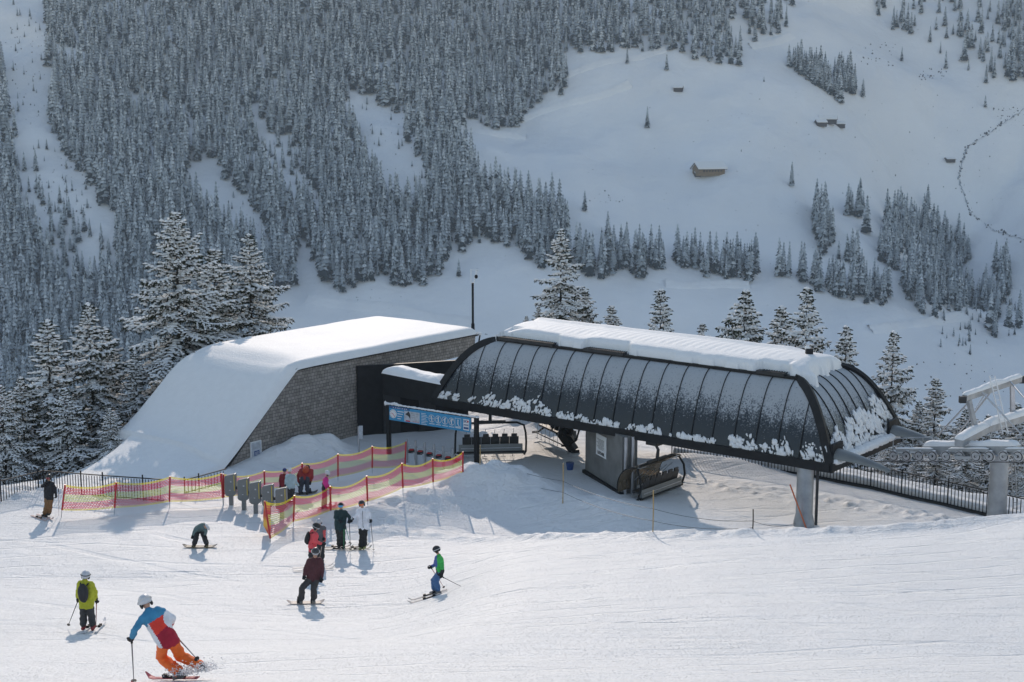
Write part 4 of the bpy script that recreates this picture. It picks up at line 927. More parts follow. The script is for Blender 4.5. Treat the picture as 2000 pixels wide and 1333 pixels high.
mb = MB(); mb.prism([bp_(LB*.225, .12, .052), bp_(LB*.25, .22, .052), bp_(LB*.27, .05, .052), bp_(LB*.268, -.14, .052), bp_(LB*.245, -.02, .052), bp_(LB*.205, .05, .052)], bn*.004); mb.build('advert_picture', M['dark'], sg)
for k in range(3): plate(LB*.285, LB*(.365-.01*k), .13-.09*k-.012, .13-.09*k+.012, M['galv'], .052, 'text_line')
plate(LB*.212, LB*.265, -.30, -.24, M['redp'], .052, 'advert_word'); plate(LB*.30, LB*.375, -.262, -.246, M['redp'], .052, 'advert_line')
for k in range(8): plate(LB*.405, LB*(.46+.012*(k % 3)), h2*.62-k*.075-.011, h2*.62-k*.075+.011, M['white'], nm='text_line')
def ring(s_, z, r, t=.022):
    mb = MB(); pts = [bp_(s_, z, .055)+bx*math.cos(a)*r+UPZ*math.sin(a)*r for a in [i*2*math.pi/24 for i in range(25)]]; mb.tube(pts, t*.55, 4, cap=False); return mb
for i, s_ in enumerate((.535, .615, .695, .775)):
    ring(LB*s_, .04, h2*.50).build('pictogram_ring', M['white'], sg)
    mb = MB(); c = bp_(LB*s_, .04, .056)
    mb.disc(c+UPZ*.10+bx*.02*(i-1), bn, .035, .006, 0, 10); mb.beam(c+UPZ*.07, c-UPZ*.08, .055, .005, up=bn); mb.beam(c-UPZ*.06, c-UPZ*.17+bx*.06, .025, .005, up=bn); mb.beam(c-UPZ*.06, c-UPZ*.17-bx*.04, .025, .005, up=bn); mb.beam(c+UPZ*(.04+.03*i), c-bx*.13+UPZ*(.08-.05*i), .02, .005, up=bn)
    if i == 0: mb.beam(c-bx*.14-UPZ*.02, c+bx*.14+UPZ*.0, .02, .005, up=bn)
    if i == 3: mb.tube([c+bx*.13*math.cos(a)+UPZ*.13*math.sin(a) for a in (2.2, 1.5, .8, .2)], .01, 4)
    mb.build('pictogram', M['white'], sg)
    plate(LB*s_-.16, LB*s_+.16, -h2*.66, -h2*.58, M['white'], nm='text_line')
s_ = .852; mb = MB()
for a, b in (((-.17, -.22), (.17, -.22)), ((.17, -.22), (.17, .22)), ((.17, .22), (-.17, .22)), ((-.17, .22), (-.17, -.22))): mb.beam(bp_(LB*s_+a[0], a[1]+.02, .05), bp_(LB*s_+b[0], b[1]+.02, .05), .016, .005, up=bn)
mb.disc(bp_(LB*s_, .15, .05), bn, .035, .006, 0, 10); mb.beam(bp_(LB*s_, .11, .05), bp_(LB*s_-.01, -.05, .05), .05, .005, up=bn); mb.beam(bp_(LB*s_, -.04, .05), bp_(LB*s_+.08, -.15, .05), .03, .005, up=bn); mb.beam(bp_(LB*s_-.13, -.16, .05), bp_(LB*s_+.14, -.16, .05), .02, .005, up=bn)
mb.build('pictogram', M['white'], sg); plate(LB*s_-.15, LB*s_+.15, -h2*.66, -h2*.58, M['white'], nm='text_line')
plate(LB*.915, LB*.982, -h2*.78, h2*.72, M['white'], nm='logo_plate')
mw = (LB*.915+LB*.982)/2
text_mesh('SKI', .17, sg, M['darkblue'], bp_(mw-.03, h2*.42, .056), bx, UPZ, bold=.004); text_mesh('AMADÉ', .085, sg, M['darkblue'], bp_(mw, -.02, .056), bx, UPZ, bold=.003)
mb = MB(); mb.disc(bp_(mw+.11, h2*.45, .056), bn, .045, .006, 0, 10); mb.build('logo_star', M['redp'], sg)
plate(mw-.14, mw+.14, -h2*.62, -h2*.35, M['darkblue'], .052, 'logo_band')
for k, (s_, g0) in enumerate(((-.12, None), (LB+.28, None))):
    c = bp_(s_, 0, -.05); mb = MB(); mb.box(Vector((c.x, c.y, (c.z+h2)/2-.1)), bx*.09, bn*.09, UPZ*((c.z+h2)/2+.2)); mb.build('post', M['black'], sg)
mb = MB(); mb.beam(bp_(-.2, h2+.03, -.05), bp_(LB+.35, h2+.03, -.05), .1, .07); mb.beam(bp_(LB, -h2*.8, -.05), bp_(LB+.28, -h2*.8, -.05), .05, .05); mb.build('top_rail', M['black'], sg)
mb = MB()
for k in range(60):
    t = k/59; mb.blob(bp_(-.25+t*(LB+.65), h2+.075+.04*math.exp(-((t-.10)/.04)**2), 0), .09, .07, .035+.02*r_.random()+.05*math.exp(-((t-.10)/.04)**2)+.06*math.exp(-((t-.0)/.02)**2), 0, (bx, bn, UPZ), r_, .25, 6, 4)
mb.build('snow_strip', M['snow'], sg)
mb = MB(); mb.blob(bp_(LB+.1, -h2*.75, 0), .14, .06, .08, rnd=r_, jit=.3); mb.build('snow_lump', M['snow'], sg)
# ---------------------------------------------------------------- chairs
def smoky():
    m = bpy.data.materials.new('smoked_bubble'); m.use_nodes = True; b = m.node_tree.nodes['Principled BSDF']
    b.inputs['Base Color'].default_value = (.34, .27, .20, 1); b.inputs['Transmission Weight'].default_value = .6; b.inputs['Roughness'].default_value = .12; b.inputs['IOR'].default_value = 1.2; b.inputs['Specular IOR Level'].default_value = .9
    return m
M['bubble'] = smoky()
M['leather'] = mat('seat_leather', (.03, .028, .027), .45, var=.2)
def chair(loc, rz, lab, closed, roll=0):
    # local x across the seats, +y the way the riders face, z up, origin at seat height centre
    r0 = empty('lift_chair', loc, lab, 'chairlift chair', 'bubble chairs under the station'); r0.rotation_euler = (0, 0, rz)
    Wc_ = 3.3; hw = Wc_/2
    mb = MB()
    for s_ in (-1, 1):
        pts = [(s_*hw, .45, -.42), (s_*(hw+.05), .1, -.45), (s_*(hw+.07), -.35, -.2), (s_*(hw+.07), -.5, .3), (s_*(hw+.05), -.45, .75), (s_*(hw-.02), -.25, 1.08), (s_*(hw-.35), -.15, 1.2)]
        mb.tube(pts, .05, 8)
    mb.tube([(-hw+.35, -.15, 1.2), (hw-.35, -.15, 1.2)], .055, 8); mb.tube([(-hw, -.42, -.18), (hw, -.42, -.18)], .05, 8); mb.tube([(-hw, .3, -.43), (hw, .3, -.43)], .03, 8)
    mb.build('frame', M['black'], r0)
    mb = MB(); mb.tube([(0, -.15, 1.2), (0, -.2, 1.7), (0, 0, 2.0)], [.09, .07, .06], 8); mb.beam((-.75, -.15, 1.25), (.75, -.15, 1.25), .1, .12); mb.box((0, 0, 2.02), (.25, 0, 0), (0, .3, 0), (0, 0, .12)); mb.build('hanger', M['dark'], r0)
    for k in range(6):
        x = -hw+.28+(k+.5)*(Wc_-.56)/6-0*.0; w_ = (Wc_-.5)/12-.012
        mb = MB(); mb.box((x, -.02, 0), (w_, 0, 0), (0, .25, .0), (0, 0, .05)); mb.build('seat', M['leather'], r0)
        mb = MB(); mb.box((x, -.33, .30), (w_, 0, 0), (0, .035, .0), (0, -.06, .26)); mb.build('backrest', M['leather'], r0)
        mb = MB(); mb.box((x, -.41, .64), (w_*.62, 0, 0), (0, .035, 0), (0, -.01, .07)); mb.build('headrest', M['leather'], r0)
        mb = MB(); mb.tube([(x, -.2, .9), (x, .32, .40), (x, .40, -.05), (x, .42, -.62)], .014, 5); mb.tube([(x-.13, .42, -.62), (x+.13, .42, -.62)], .02, 5); mb.build('footrest', M['steel'], r0)
    mb = MB(); mb.box((0, -.40, -.05), (hw-.1, 0, 0), (0, .05, -.1), (0, .02, .16)); mb.build('rear_shell', M['grey'], r0)
    mb = MB(); mb.beam((-hw+.2, -.465, .02), (hw-.2, -.465, .02), .02, .035); mb.build('trim_strip', M['steel'], r0)
    if not closed: return r0
    vs = []; fs = []; n = 12
    for j in range(2):
        for i in range(n+1):
            a = -.25+2.05*i/n
            vs.append(((-1 if j == 0 else 1)*(hw-.02), -.12+.95*math.cos(a), .18+1.0*math.sin(a)))
    for i in range(n): fs.append((i, i+1, n+2+i, n+1+i))
    mb = MB(); mb.add(vs, fs, 0, True); mb.add([(v[0], v[1]-.012, v[2]-.012) for v in vs], [f[::-1] for f in fs], 0, True); mb.build('bubble', M['bubble'], r0)
    mb = MB()
    for j in range(2): mb.tube([vs[j*(n+1)+i] for i in range(n+1)], .025, 6)
    mb.build('bubble_rim', M['black'], r0)
    return r0
g = P(957, 890, 68); g.z += .46
chair(g, math.atan2(.10, 1), 'bubble chair seen from behind beside the black sign post, left under the station', False)
g = P(1277, 950, 61.8)
chair(g, math.radians(50), 'bubble chair with glossy smoked hood hanging right of the concrete pillar', True)
g = P(1083, 868, 71); g.z = .8
chair(g, math.radians(115), 'dark chair turning round the drive wheel behind the black steel leg', False)
g = P(1262, 880, 69.5); g.z = 1.3
chair(g, math.radians(150), 'dark chair half hidden under the station behind the pillar pipes', False)
# ---------------------------------------------------------------- railings
def railing(tops, lab, h=1.05, sp=.135, zg=None, bt=.028):
    pts = [Vector(p) for p in tops]; r0 = empty('railing', (0, 0, 0), lab, 'railing')
    bars = MB(); rails = MB()
    for a, b in zip(pts[:-1], pts[1:]):
        rails.beam(a, b, .05, .04); rails.beam(a-UPZ*(h-.12), b-UPZ*(h-.12), .04, .035)
        n = int((b-a).length/sp)
        for k in range(n):
            c = a+(b-a)*k/n; t = bt if k % 14 else .05; bars.box(c-UPZ*h/2, (t/2, 0, 0), (0, t/2, 0), (0, 0, h/2+(.15 if k % 14 == 0 else -.05)))
    rails.build('rail', M['black'], r0); o = bars.build('balusters', M['black'], r0); o['kind'] = 'stuff'
    return r0
lt = [Gz(x, y, 1.05) for x, y in ((-60, 955), (0, 940), (84, 920), (200, 929), (318, 937))]
railing(lt, 'black railing of thin upright bars at the left edge below the snowy trees')
railing([Gz(360, 938, .62), Gz(388, 931, .72), Gz(442, 916, .9)], 'short black railing half buried in snow at the foot of the shingled wall', h=.7)
rt = []
for x, y in ((1312, 893), (1400, 905), (1500, 920), (1590, 934), (1640, 944), (1700, 955), (1760, 970), (1850, 990), (1940, 1012), (2060, 1040)):
    g = Gz(x, y, 0); rt.append(Vector((g.x, g.y, 1.1)))
railing(rt, 'long black railing of thin upright bars along the drop behind the station', h=1.1, sp=.165, bt=.031)
mb = MB()
for a, b in zip(rt[:-1], rt[1:]): mb.beam(Vector((a.x, a.y, .02))-SV*0, Vector((b.x, b.y, .02)), .12, .16)
tag(mb.build('kerb', M['dark']), 'dark kerb under the long railing behind the station', 'kerb')
# snow bank right behind the railing
xs_ = []; vs = []; fs = []
allp = []
for a, b in zip(rt[:-1], rt[1:]):
    for k in range(12): allp.append(a+(b-a)*k/12)
for i, p in enumerate(allp):
    d = (allp[min(i+1, len(allp)-1)]-allp[max(0, i-1)]); d.z = 0; d.normalize(); nn = Vector((-d.y, d.x, 0)); nn = nn if nn.y > 0 else -nn
    for k, (o_, z) in enumerate(((.10, -.2), (.12, .26), (.22, .38), (.5, .42), (.8, .28), (1.1, -.3), (1.6, -1.2))):
        c = p+nn*o_; vs.append((c.x, c.y, z+(.04*float(fbm(np.array([i*.4]), np.array([k*.3]), 3, 2)[0]) if k > 0 else 0)))
for i in range(len(allp)-1):
    for k in range(6): fs.append((i*7+k, i*7+k+1, (i+1)*7+k+1, (i+1)*7+k))
mb = MB(); mb.add(vs, fs, 0, True); tag(mb.build('snow_bank', M['snow']), kind='structure')
# ---------------------------------------------------------------- safety nets
def net_mat():
    m = bpy.data.materials.new('safety_net'); m.use_nodes = True; t = m.node_tree; b = t.nodes['Principled BSDF']; N = t.nodes.new; L_ = t.links.new
    b.inputs['Roughness'].default_value = .7
    tc = N('ShaderNodeTexCoord'); sx = N('ShaderNodeSeparateXYZ'); L_(tc.outputs['UV'], sx.inputs[0])
    cr = N('ShaderNodeValToRGB'); cr.color_ramp.interpolation = 'CONSTANT'; L_(sx.outputs['Y'], cr.inputs[0])
    Yl = (.78, .62, .05, 1); Rd = (.72, .07, .11, 1); Lg = (.66, .66, .22, 1)
    e = cr.color_ramp.elements; e[0].position = 0; e[0].color = Yl; e[1].position = .06; e[1].color = Rd
    for p_, c_ in ((.36, Lg), (.64, Rd), (.92, Yl)): q = e.new(p_); q.color = c_
    L_(cr.outputs[0], b.inputs['Base Color'])
    mp = N('ShaderNodeMapping'); mp.inputs['Scale'].default_value = (1, 1.05, 1); L_(tc.outputs['UV'], mp.inputs['Vector'])
    br = N('ShaderNodeTexBrick'); br.offset = 0.5; br.inputs['Scale'].default_value = 1; br.inputs['Brick Width'].default_value = .10; br.inputs['Row Height'].default_value = .066; br.inputs['Mortar Size'].default_value = .011; br.inputs['Mortar Smooth'].default_value = 0
    L_(mp.outputs[0], br.inputs['Vector'])
    tl = N('ShaderNodeBsdfTranslucent'); L_(cr.outputs[0], tl.inputs[0]); mt_ = N('ShaderNodeMixShader'); mt_.inputs[0].default_value = .5; L_(b.outputs[0], mt_.inputs[1]); L_(tl.outputs[0], mt_.inputs[2])
    tr = N('ShaderNodeBsdfTransparent'); ms_ = N('ShaderNodeMixShader'); L_(br.outputs['Fac'], ms_.inputs[0]); L_(tr.outputs[0], ms_.inputs[1]); L_(mt_.outputs[0], ms_.inputs[2])
    # edge ropes are solid
    mt2 = N('ShaderNodeMath'); mt2.operation = 'ABSOLUTE'; sb = N('ShaderNodeMath'); sb.operation = 'SUBTRACT'; sb.inputs[1].default_value = .5; L_(sx.outputs['Y'], sb.inputs[0]); L_(sb.outputs[0], mt2.inputs[0])
    gt = N('ShaderNodeMath'); gt.operation = 'GREATER_THAN'; gt.inputs[1].default_value = .475; L_(mt2.outputs[0], gt.inputs[0])
    mxx = N('ShaderNodeMath'); mxx.operation = 'MAXIMUM'; L_(gt.outputs[0], mxx.inputs[0]); L_(br.outputs['Fac'], mxx.inputs[1])
    L_(mxx.outputs[0], ms_.inputs[0]); L_(ms_.outputs[0], t.nodes['Material Output'].inputs['Surface']); return m
M['net'] = net_mat()
def net(posts, lab, plabs, sag=.16):
    r0 = empty('safety_net', (0, 0, 0), lab, 'safety net'); P3 = []
    for i, (tx, ty, bx_, by_, gx, gy) in enumerate(posts):
        g = G(gx, gy); t = P(tx, ty, g.y+.0); b = P(bx_, by_, g.y); P3.append((t, b, g))
        mb = MB(); mb.tube([b, t], .038, 8); mb.build('pole_sleeve', M['red'], r0)
        mb = MB(); mb.tube([g-UPZ*.2, b], .016, 6); mb.build('pole_spike', M['galv'], r0)
    u0 = 0
    for (t0, b0, g0), (t1, b1, g1) in zip(P3[:-1], P3[1:]):
        n = 14; L_ = (t1-t0).length; vs = []; fs = []; uv = []; k5 = 7
        dn = Vector((-(t1-t0).y, (t1-t0).x, 0)).normalized()
        for i in range(n+1):
            s_ = i/n; T = t0+(t1-t0)*s_-UPZ*sag*4*s_*(1-s_); B_ = b0+(b1-b0)*s_-UPZ*.05*4*s_*(1-s_)
            for j in range(k5+1):
                w_ = .05*math.sin(s_*9+j)*s_*(1-s_)*4*math.sin(math.pi*j/k5); vs.append(B_+(T-B_)*j/k5+dn*w_); uv.append((u0+L_*s_, j/k5))
        for i in range(n):
            for j in range(k5): a = i*(k5+1)+j; fs.append((a, a+k5+1, a+k5+2, a+1))
        mb = MB(); mb.add(vs, fs, 0, False); o = mb.build('net_panel', M['net'], r0); ul = o.data.uv_layers.new(name='UVMap')
        for lp in o.data.loops: ul.data[lp.index].uv = uv[lp.vertex_index]
        u0 += L_
    return r0
net([(127, 947, 121, 997, 118, 1013), (227, 942, 224, 992, 222, 1006), (332, 931, 331, 980, 331, 994), (432, 925, 435, 973, 436, 988)], 'red and yellow safety net at left, running up to the grey turnstiles', None)
net([(436, 926, 437, 972, 437, 986), (516, 920, 517, 955, 517, 975), (590, 905, 590, 945, 590, 962), (660, 887, 660, 931, 660, 940), (727, 872, 727, 914, 727, 925), (793, 863, 791, 910, 791, 918)], 'back safety net from the turnstiles to the dark lift entrance', None)
net([(517, 979, 528, 1052, 528, 1060), (575, 968, 573, 1019, 573, 1028), (645, 950, 646, 997, 646, 1002), (716, 930, 718, 979, 718, 985), (785, 905, 787, 953, 787, 966), (845, 896, 846, 942, 846, 950), (904, 883, 904, 922, 904, 930)], 'front safety net sagging between red poles before the snow mound', None, .2)
# banner on the net corner
mb = MB(); g = G(522, 1040); a = [P(515, 978, g.y-.3), P(528, 984, g.y-.5), P(529, 1052, g.y-.6), P(514, 1028, g.y-.1)]
vs = []; fs = []
for i in range(9):
    for j in range(5):
        s_ = j/4; t = i/8; p = (a[0]*(1-s_)+a[1]*s_)*(1-t)+(a[3]*(1-s_)+a[2]*s_)*t; vs.append(p+Vector((0, .05*math.sin(t*8+s_*3), 0)))
for i in range(8):
    for j in range(4): k = i*5+j; fs.append((k, k+1, k+6, k+5))
mb.add(vs, fs, 0, True); 
mbn = bpy.data.materials.new('banner_cloth'); mbn.use_nodes = True; t_ = mbn.node_tree; b_ = t_.nodes['Principled BSDF']; wv = t_.nodes.new('ShaderNodeTexWave'); wv.inputs['Scale'].default_value = .8; wv.inputs['Distortion'].default_value = 3; wv.bands_direction = 'DIAGONAL'
cr = t_.nodes.new('ShaderNodeValToRGB'); cr.color_ramp.elements[0].color = (.62, .05, .03, 1); cr.color_ramp.elements[1].color = (.85, .48, .05, 1); tcx = t_.nodes.new('ShaderNodeTexCoord'); t_.links.new(tcx.outputs['Object'], wv.inputs['Vector']); t_.links.new(wv.outputs['Fac'], cr.inputs[0]); t_.links.new(cr.outputs[0], b_.inputs['Base Color'])
tag(mb.build('net_banner', mbn), 'folded orange and yellow end of the front net hanging beside the turnstiles', 'net end')
# ---------------------------------------------------------------- turnstiles
def turnstile_proto():
    r0 = empty('turnstile', (0, 0, 0)); out = MB()
    # panel outline in local x (width) z
    def outline(w_, z0, z1, rr):
        pts = []
        for cx, cz, a0 in ((w_/2-rr*.3, z1-rr*.3, 0), (-w_/2+rr, z1-.08-rr, 90), (-w_/2+rr*1.2, z0+rr*1.2, 180), (w_/2-rr*1.3, z0+rr*1.3, 270)):
            q = rr*.3 if a0 == 0 else (rr if a0 == 90 else rr*1.25)
            for k in range(5): a = math.radians(a0+k*22.5); pts.append((cx+q*math.cos(a), cz+q*math.sin(a)))
        return pts
    o = outline(.50, .42, 1.42, .12); n = len(o)
    rings = [(.94, -.12), (1, -.10), (1, .10), (.94, .12)]; vs = []; fs = []
    cx_, cz_ = 0, .92
    for sc, y in rings:
        for x, z in o: vs.append((cx_+(x-cx_)*sc, y, cz_+(z-cz_)*sc))
    for i in range(3):
        for k in range(n): fs.append((i*n+k, i*n+(k+1) % n, (i+1)*n+(k+1) % n, (i+1)*n+k))
    fs.append(tuple(range(n))[::-1]); fs.append(tuple(range(3*n, 4*n)))
    mb = MB(); mb.add(vs, fs); mb.build('housing', M['grey'], r0)
    mb = MB(); mb.box((.205, -.127, 1.02), (.012, 0, 0), (0, .006, 0), (0, 0, .34)); mb.build('edge_strip', M['yellow'], r0)
    mb = MB(); mb.box((0.0, 0, .2), (.085, 0, 0), (0, .07, 0), (0, 0, .32)); mb.build('post', M['grey'], r0)
    mb = MB(); mb.box((.07, -.128, 1.08), (.008, 0, 0), (0, .006, 0), (0, 0, .03)); mb.box((.03, -.128, 1.08), (.008, 0, 0), (0, .006, 0), (0, 0, .03)); mb.box((.05, -.128, 1.08), (.02, 0, 0), (0, .006, 0), (0, 0, .008)); mb.box((0, -.128, .70), (.03, 0, 0), (0, .006, 0), (0, 0, .008)); mb.build('emblem', M['white'], r0)
    mb = MB(); mb.beam((.22, 0, .78), (.36, 0, .80), .14, .11); mb.disc((.36, 0, .80), (1, 0, -.3), .06, .1, 0, 12); mb.build('hub', M['black'], r0)
    mb = MB(); mb.tube([(.36, 0, .80), (.24, -.05, .42)], .018, 6); mb.tube([(.36, 0, .80), (.5, .35, .78)], .018, 6); mb.tube([(.38, 0, .74), (.55, 0, .74)], .018, 6); mb.build('tripod_arm', M['steel'], r0)
    return r0
def copy_tree(o, parent=None):
    c = o.copy(); COL.objects.link(c); c.parent = parent
    for ch in list(o.children): copy_tree(ch, c)
    return c
tp0 = turnstile_proto(); ords = ['leftmost grey turnstile, next to the end post of the left net', 'second grey turnstile from the left', 'middle grey turnstile of the row of five', 'fourth grey turnstile from the left, partly behind the front net', 'rightmost pale grey turnstile beside the light blue jacket']
for i, (px, py, hpx) in enumerate(((452, 988, 66), (477, 996, 67), (500, 1003, 67), (525, 1009, 67), (551, 1014, 66))):
    o = tp0 if i == 0 else copy_tree(tp0); g = G(px, py); s_ = hpx/FPX*g.y/1.42; o.location = g; o.scale = (s_*.98, s_, s_); o.rotation_euler = (0, 0, -.15); tag(o, ords[i], 'turnstile', 'grey turnstiles in a row at the lift entrance')
# small gate row
def gate_proto():
    r0 = empty('boarding_gate', (0, 0, 0)); mb = MB(); mb.tube([(0, 0, -.1), (0, 0, 1.2)], .055, 8); mb.build('post', M['galv'], r0)
    mb = MB(); mb.tube([(0, 0, .75), (.15, 0, .92), (.35, -.05, .88), (.55, -.1, .86)], .022, 6); mb.tube([(.1, 0, 0), (.12, -.1, .55), (.4, -.25, .62), (.48, -.3, 0)], .018, 6); mb.build('swing_arm', M['steel'], r0)
    mb = MB(); mb.box((.25, -.08, .62), (.13, 0, 0), (0, .12, 0), (0, 0, .07)); mb.build('control_box', M['black'], r0)
    mb = MB(); mb.box((.26, -.1, .71), (.10, 0, 0), (0, .09, 0), (0, 0, .022)); mb.build('signal_lamp', M['red'], r0)
    return r0
gp = gate_proto(); go_ = ('first', 'second', 'third', 'fourth', 'fifth', 'sixth')
for i, (px, py) in enumerate(((795, 905), (812, 908), (830, 912), (848, 916), (866, 920), (884, 924))):
    o = gp if i == 0 else copy_tree(gp); o.location = Gz(px, py, 0); o.rotation_euler = (0, 0, -.2); tag(o, go_[i]+' boarding gate from the left, with steel arm and red lamp, behind the nets', 'gate', 'row of boarding gates')
# ---------------------------------------------------------------- poles and ropes in the apron
poles = []
for px, py0, py1, lab, mk in ((1099, 905, 982, 'yellow bamboo pole in the shaded snow left of the concrete pillar', 'wood'), (1275, 958, 1040, 'thin dark bamboo pole in front of the glossy chair', 'wood'), (1470, 995, 1036, 'short bare stick standing left of the steel column', 'bark'), (937, 870, 912, 'short bamboo pole just right of the black sign post', 'wood')):
    g = G(px, py1); t = P(px+1, py0, g.y); mb = MB(); mb.tube([Vector((0, 0, -.2)), (t-g)*.5+Vector((.01, 0, 0)), t-g], .022, 7); o = mb.build('bamboo_pole', M[mk]); o.location = g; tag(o, lab, 'pole'); poles.append((g, t))
def rope(pts, lab, r=.009, sag=.15, m_='rope'):
    q = []
    for a, b in zip(pts[:-1], pts[1:]):
        for k in range(10): t = k/10; q.append(a+(b-a)*t-UPZ*sag*4*t*(1-t))
    q.append(pts[-1]); mb = MB(); mb.tube(q, r, 5); tag(mb.build('rope', M[m_]), lab, 'rope')
c1 = [P(940, 893, 66), P(1099, 940, poles[0][0].y), P(1275, 994, poles[1][0].y), P(1470, 1018, poles[2][0].y), P(1552, 1023, cc.y)]
rope(c1, 'upper thin cord strung between the bamboo poles')
c2 = [P(940, 915, 66), P(1099, 962, poles[0][0].y), P(1275, 1018, poles[1][0].y), P(1470, 1031, poles[2][0].y)]
rope(c2, 'lower thin cord strung between the bamboo poles')
rope([P(1310, 958, 63), P(1380, 972, 62), P(1500, 992, 61)], 'loose cord lying across the sunlit snow left of the steel column', sag=.02)
# hatch
h0 = Gz(1488, 1033, -.2); mb = MB(); ax_ = Vector((1.5, -.25, 0)); ay_ = Vector((.9, 1.1, 0)); mb.prism([h0, h0+ax_, h0+ax_+ay_, h0+ay_], (0, 0, .16)); tag(mb.build('hatch_cover', M['old_timber']), 'low dark wooden hatch cover in the snow left of the column', 'hatch')
mb = MB(); h1 = h0+Vector((.05, .03, .162)); mb.prism([h1, h1+ax_*.95, h1+ax_*.95+ay_*.95, h1+ay_*.95], (0, 0, .05)); tag(mb.build('hatch_snow', M['snow']), 'thin slab of snow lying on the wooden hatch cover', 'snow slab')
# blue bucket and planks
mb = MB(); g = G(1113, 918); mb.tube([(0, 0, 0), (0, 0, .35)], [.15, .2], 14); o = mb.build('bucket', M['darkblue']); o.location = g; tag(o, 'dark blue bucket at the foot of the black steel leg', 'bucket')
# ---------------------------------------------------------------- lift tower at right
tb = Gz(1952, 1024, 0); tb = Vector((tb.x, tb.y+.4, -.3))
tw = empty('lift_tower', tb, 'galvanised lift tower with sheave train, snowy crossarm and gantry at the right edge', 'lift tower')
TY = tb.y
def T(px, py, D): return P(px, py, D)-tb
mb = MB(); mb.tube([(0, 0, -.6), (0, 0, 3.1)], [.41, .36], 30); mb.build('tube', M['galv'], tw)
mb = MB(); c = T(1951, 880, TY); mb.disc((0, 0, c.z-.15), UPZ, .46, .06, 0, 26); mb.disc((0, 0, .32), UPZ, .44, .05, 0, 26); mb.build('flange', M['galv'], tw)
# crossarm: snowy box beam running away to the right
def box_arm(a, b, w_, h_, nm='crossarm', m_='galv'):
    mb = MB(); mb.beam(a, b, w_, h_); return mb.build(nm, M[m_], tw)
def snow_on(a, b, w_, h_, th, nm='snow_load', n=18, jit=.25):
    mb = MB(); a = Vector(a); b = Vector(b); d = (b-a); L_ = d.length; d.normalize(); sd_ = d.cross(UPZ).normalized(); up = sd_.cross(d)
    k_ = max(4, int(L_/.12)); vs = []; fs = []; m8 = 9
    ph = r_.uniform(0, 50)
    for i in range(k_+1):
        t = i/k_; c = a+(b-a)*t; e = min(1, min(t, 1-t)*L_/.15); hh = th*math.sqrt(max(.02, e))*(1+jit*2.2*float(fbm(np.array([t*L_*1.3+ph]), np.array([ph]), 3, 3)[0])); ww = w_*(.53+.06*float(fbm(np.array([t*L_*2+ph]), np.array([ph+9]), 3, 2)[0]))
        for k in range(m8):
            an = math.pi*k/(m8-1); vs.append(c+up*(h_/2)+sd_*math.cos(an)*ww+up*(math.sin(an)**.6)*hh)
    for i in range(k_):
        for k in range(m8-1): fs.append((i*m8+k, (i+1)*m8+k, (i+1)*m8+k+1, i*m8+k+1))
    fs.append(tuple(range(m8))); fs.append(tuple(range(k_*m8, (k_+1)*m8))[::-1])
    mb.add(vs, fs, 0, True); return mb.build(nm, M['snow'], tw)
a1, a2, a3 = T(1872, 866, TY-1.4), T(1925, 838, TY+.2), T(2030, 806, TY+4.2)
box_arm(a1, a2, .34, .28); box_arm(a2, a3, .34, .30)
snow_on(a1, a2, .38, .28, .22); snow_on(a2, a3, .38, .30, .24)
b1, b2 = T(1808, 879, TY+.6), T(1990, 879, TY-2.6)
box_arm(b1, b2, .34, .34, 'sheave_beam'); snow_on(b1, b2, .36, .34, .22)
box_arm(T(1865, 893, TY-1), T(1950, 893, TY-1.6), .3, .12, 'sheave_bracket')
# sheaves: centres on a line, wheel faces the camera side
s0, s1 = T(1746, 891, TY+1.2), T(2048, 892, TY-3.8); sdv = (s1-s0).normalized(); axn = Vector((sdv.y, -sdv.x, 0)).normalized()
if axn.y > 0: axn = -axn
xs_ = [1746, 1773, 1799, 1827, 1854, 1881, 1913, 1939, 1966, 1993, 2020, 2046]
for i, x in enumerate(xs_):
    c = s0+(s1-s0)*((x-1746)/302)
    mb = MB()
    mb.disc(c, axn, .225, .06, 1, 24); mb.disc(c+axn*.01, axn, .195, .06, 0, 24); mb.disc(c+axn*.03, axn, .165, .05, 1, 20); mb.disc(c+axn*.05, axn, .05, .08, 0, 10)
    mb.build('sheave', [M['rubber'], M['steel']], tw)
    mb = MB(); n_b = c+sdv*(.24 if i % 2 == 0 else -.24); mb.beam(c+axn*.08, n_b+axn*.08+UPZ*.10, .03, .07, up=UPZ); mb.build('sheave_link', M['galv'], tw)
    mb = MB(); mb.blob(c+UPZ*.21-axn*.04, .10, .06, .035, 0, (sdv, axn, UPZ), r_, .3, 7, 4); mb.build('sheave_snow', M['snow'], tw)
for i in range(0, 12, 4):
    c = s0+(s1-s0)*((xs_[i]+xs_[min(11, i+3)])/2-1746)/302; h_ = (s1-s0).length*.13
    mb = MB(); mb.beam(c-sdv*h_-axn*.06+UPZ*.24, c+sdv*h_-axn*.06+UPZ*.24, .07, .12); mb.build('rocker', M['galv'], tw)
    snow_on(c-sdv*h_-axn*.06+UPZ*.24, c+sdv*h_-axn*.06+UPZ*.24, .12, .12, .06)
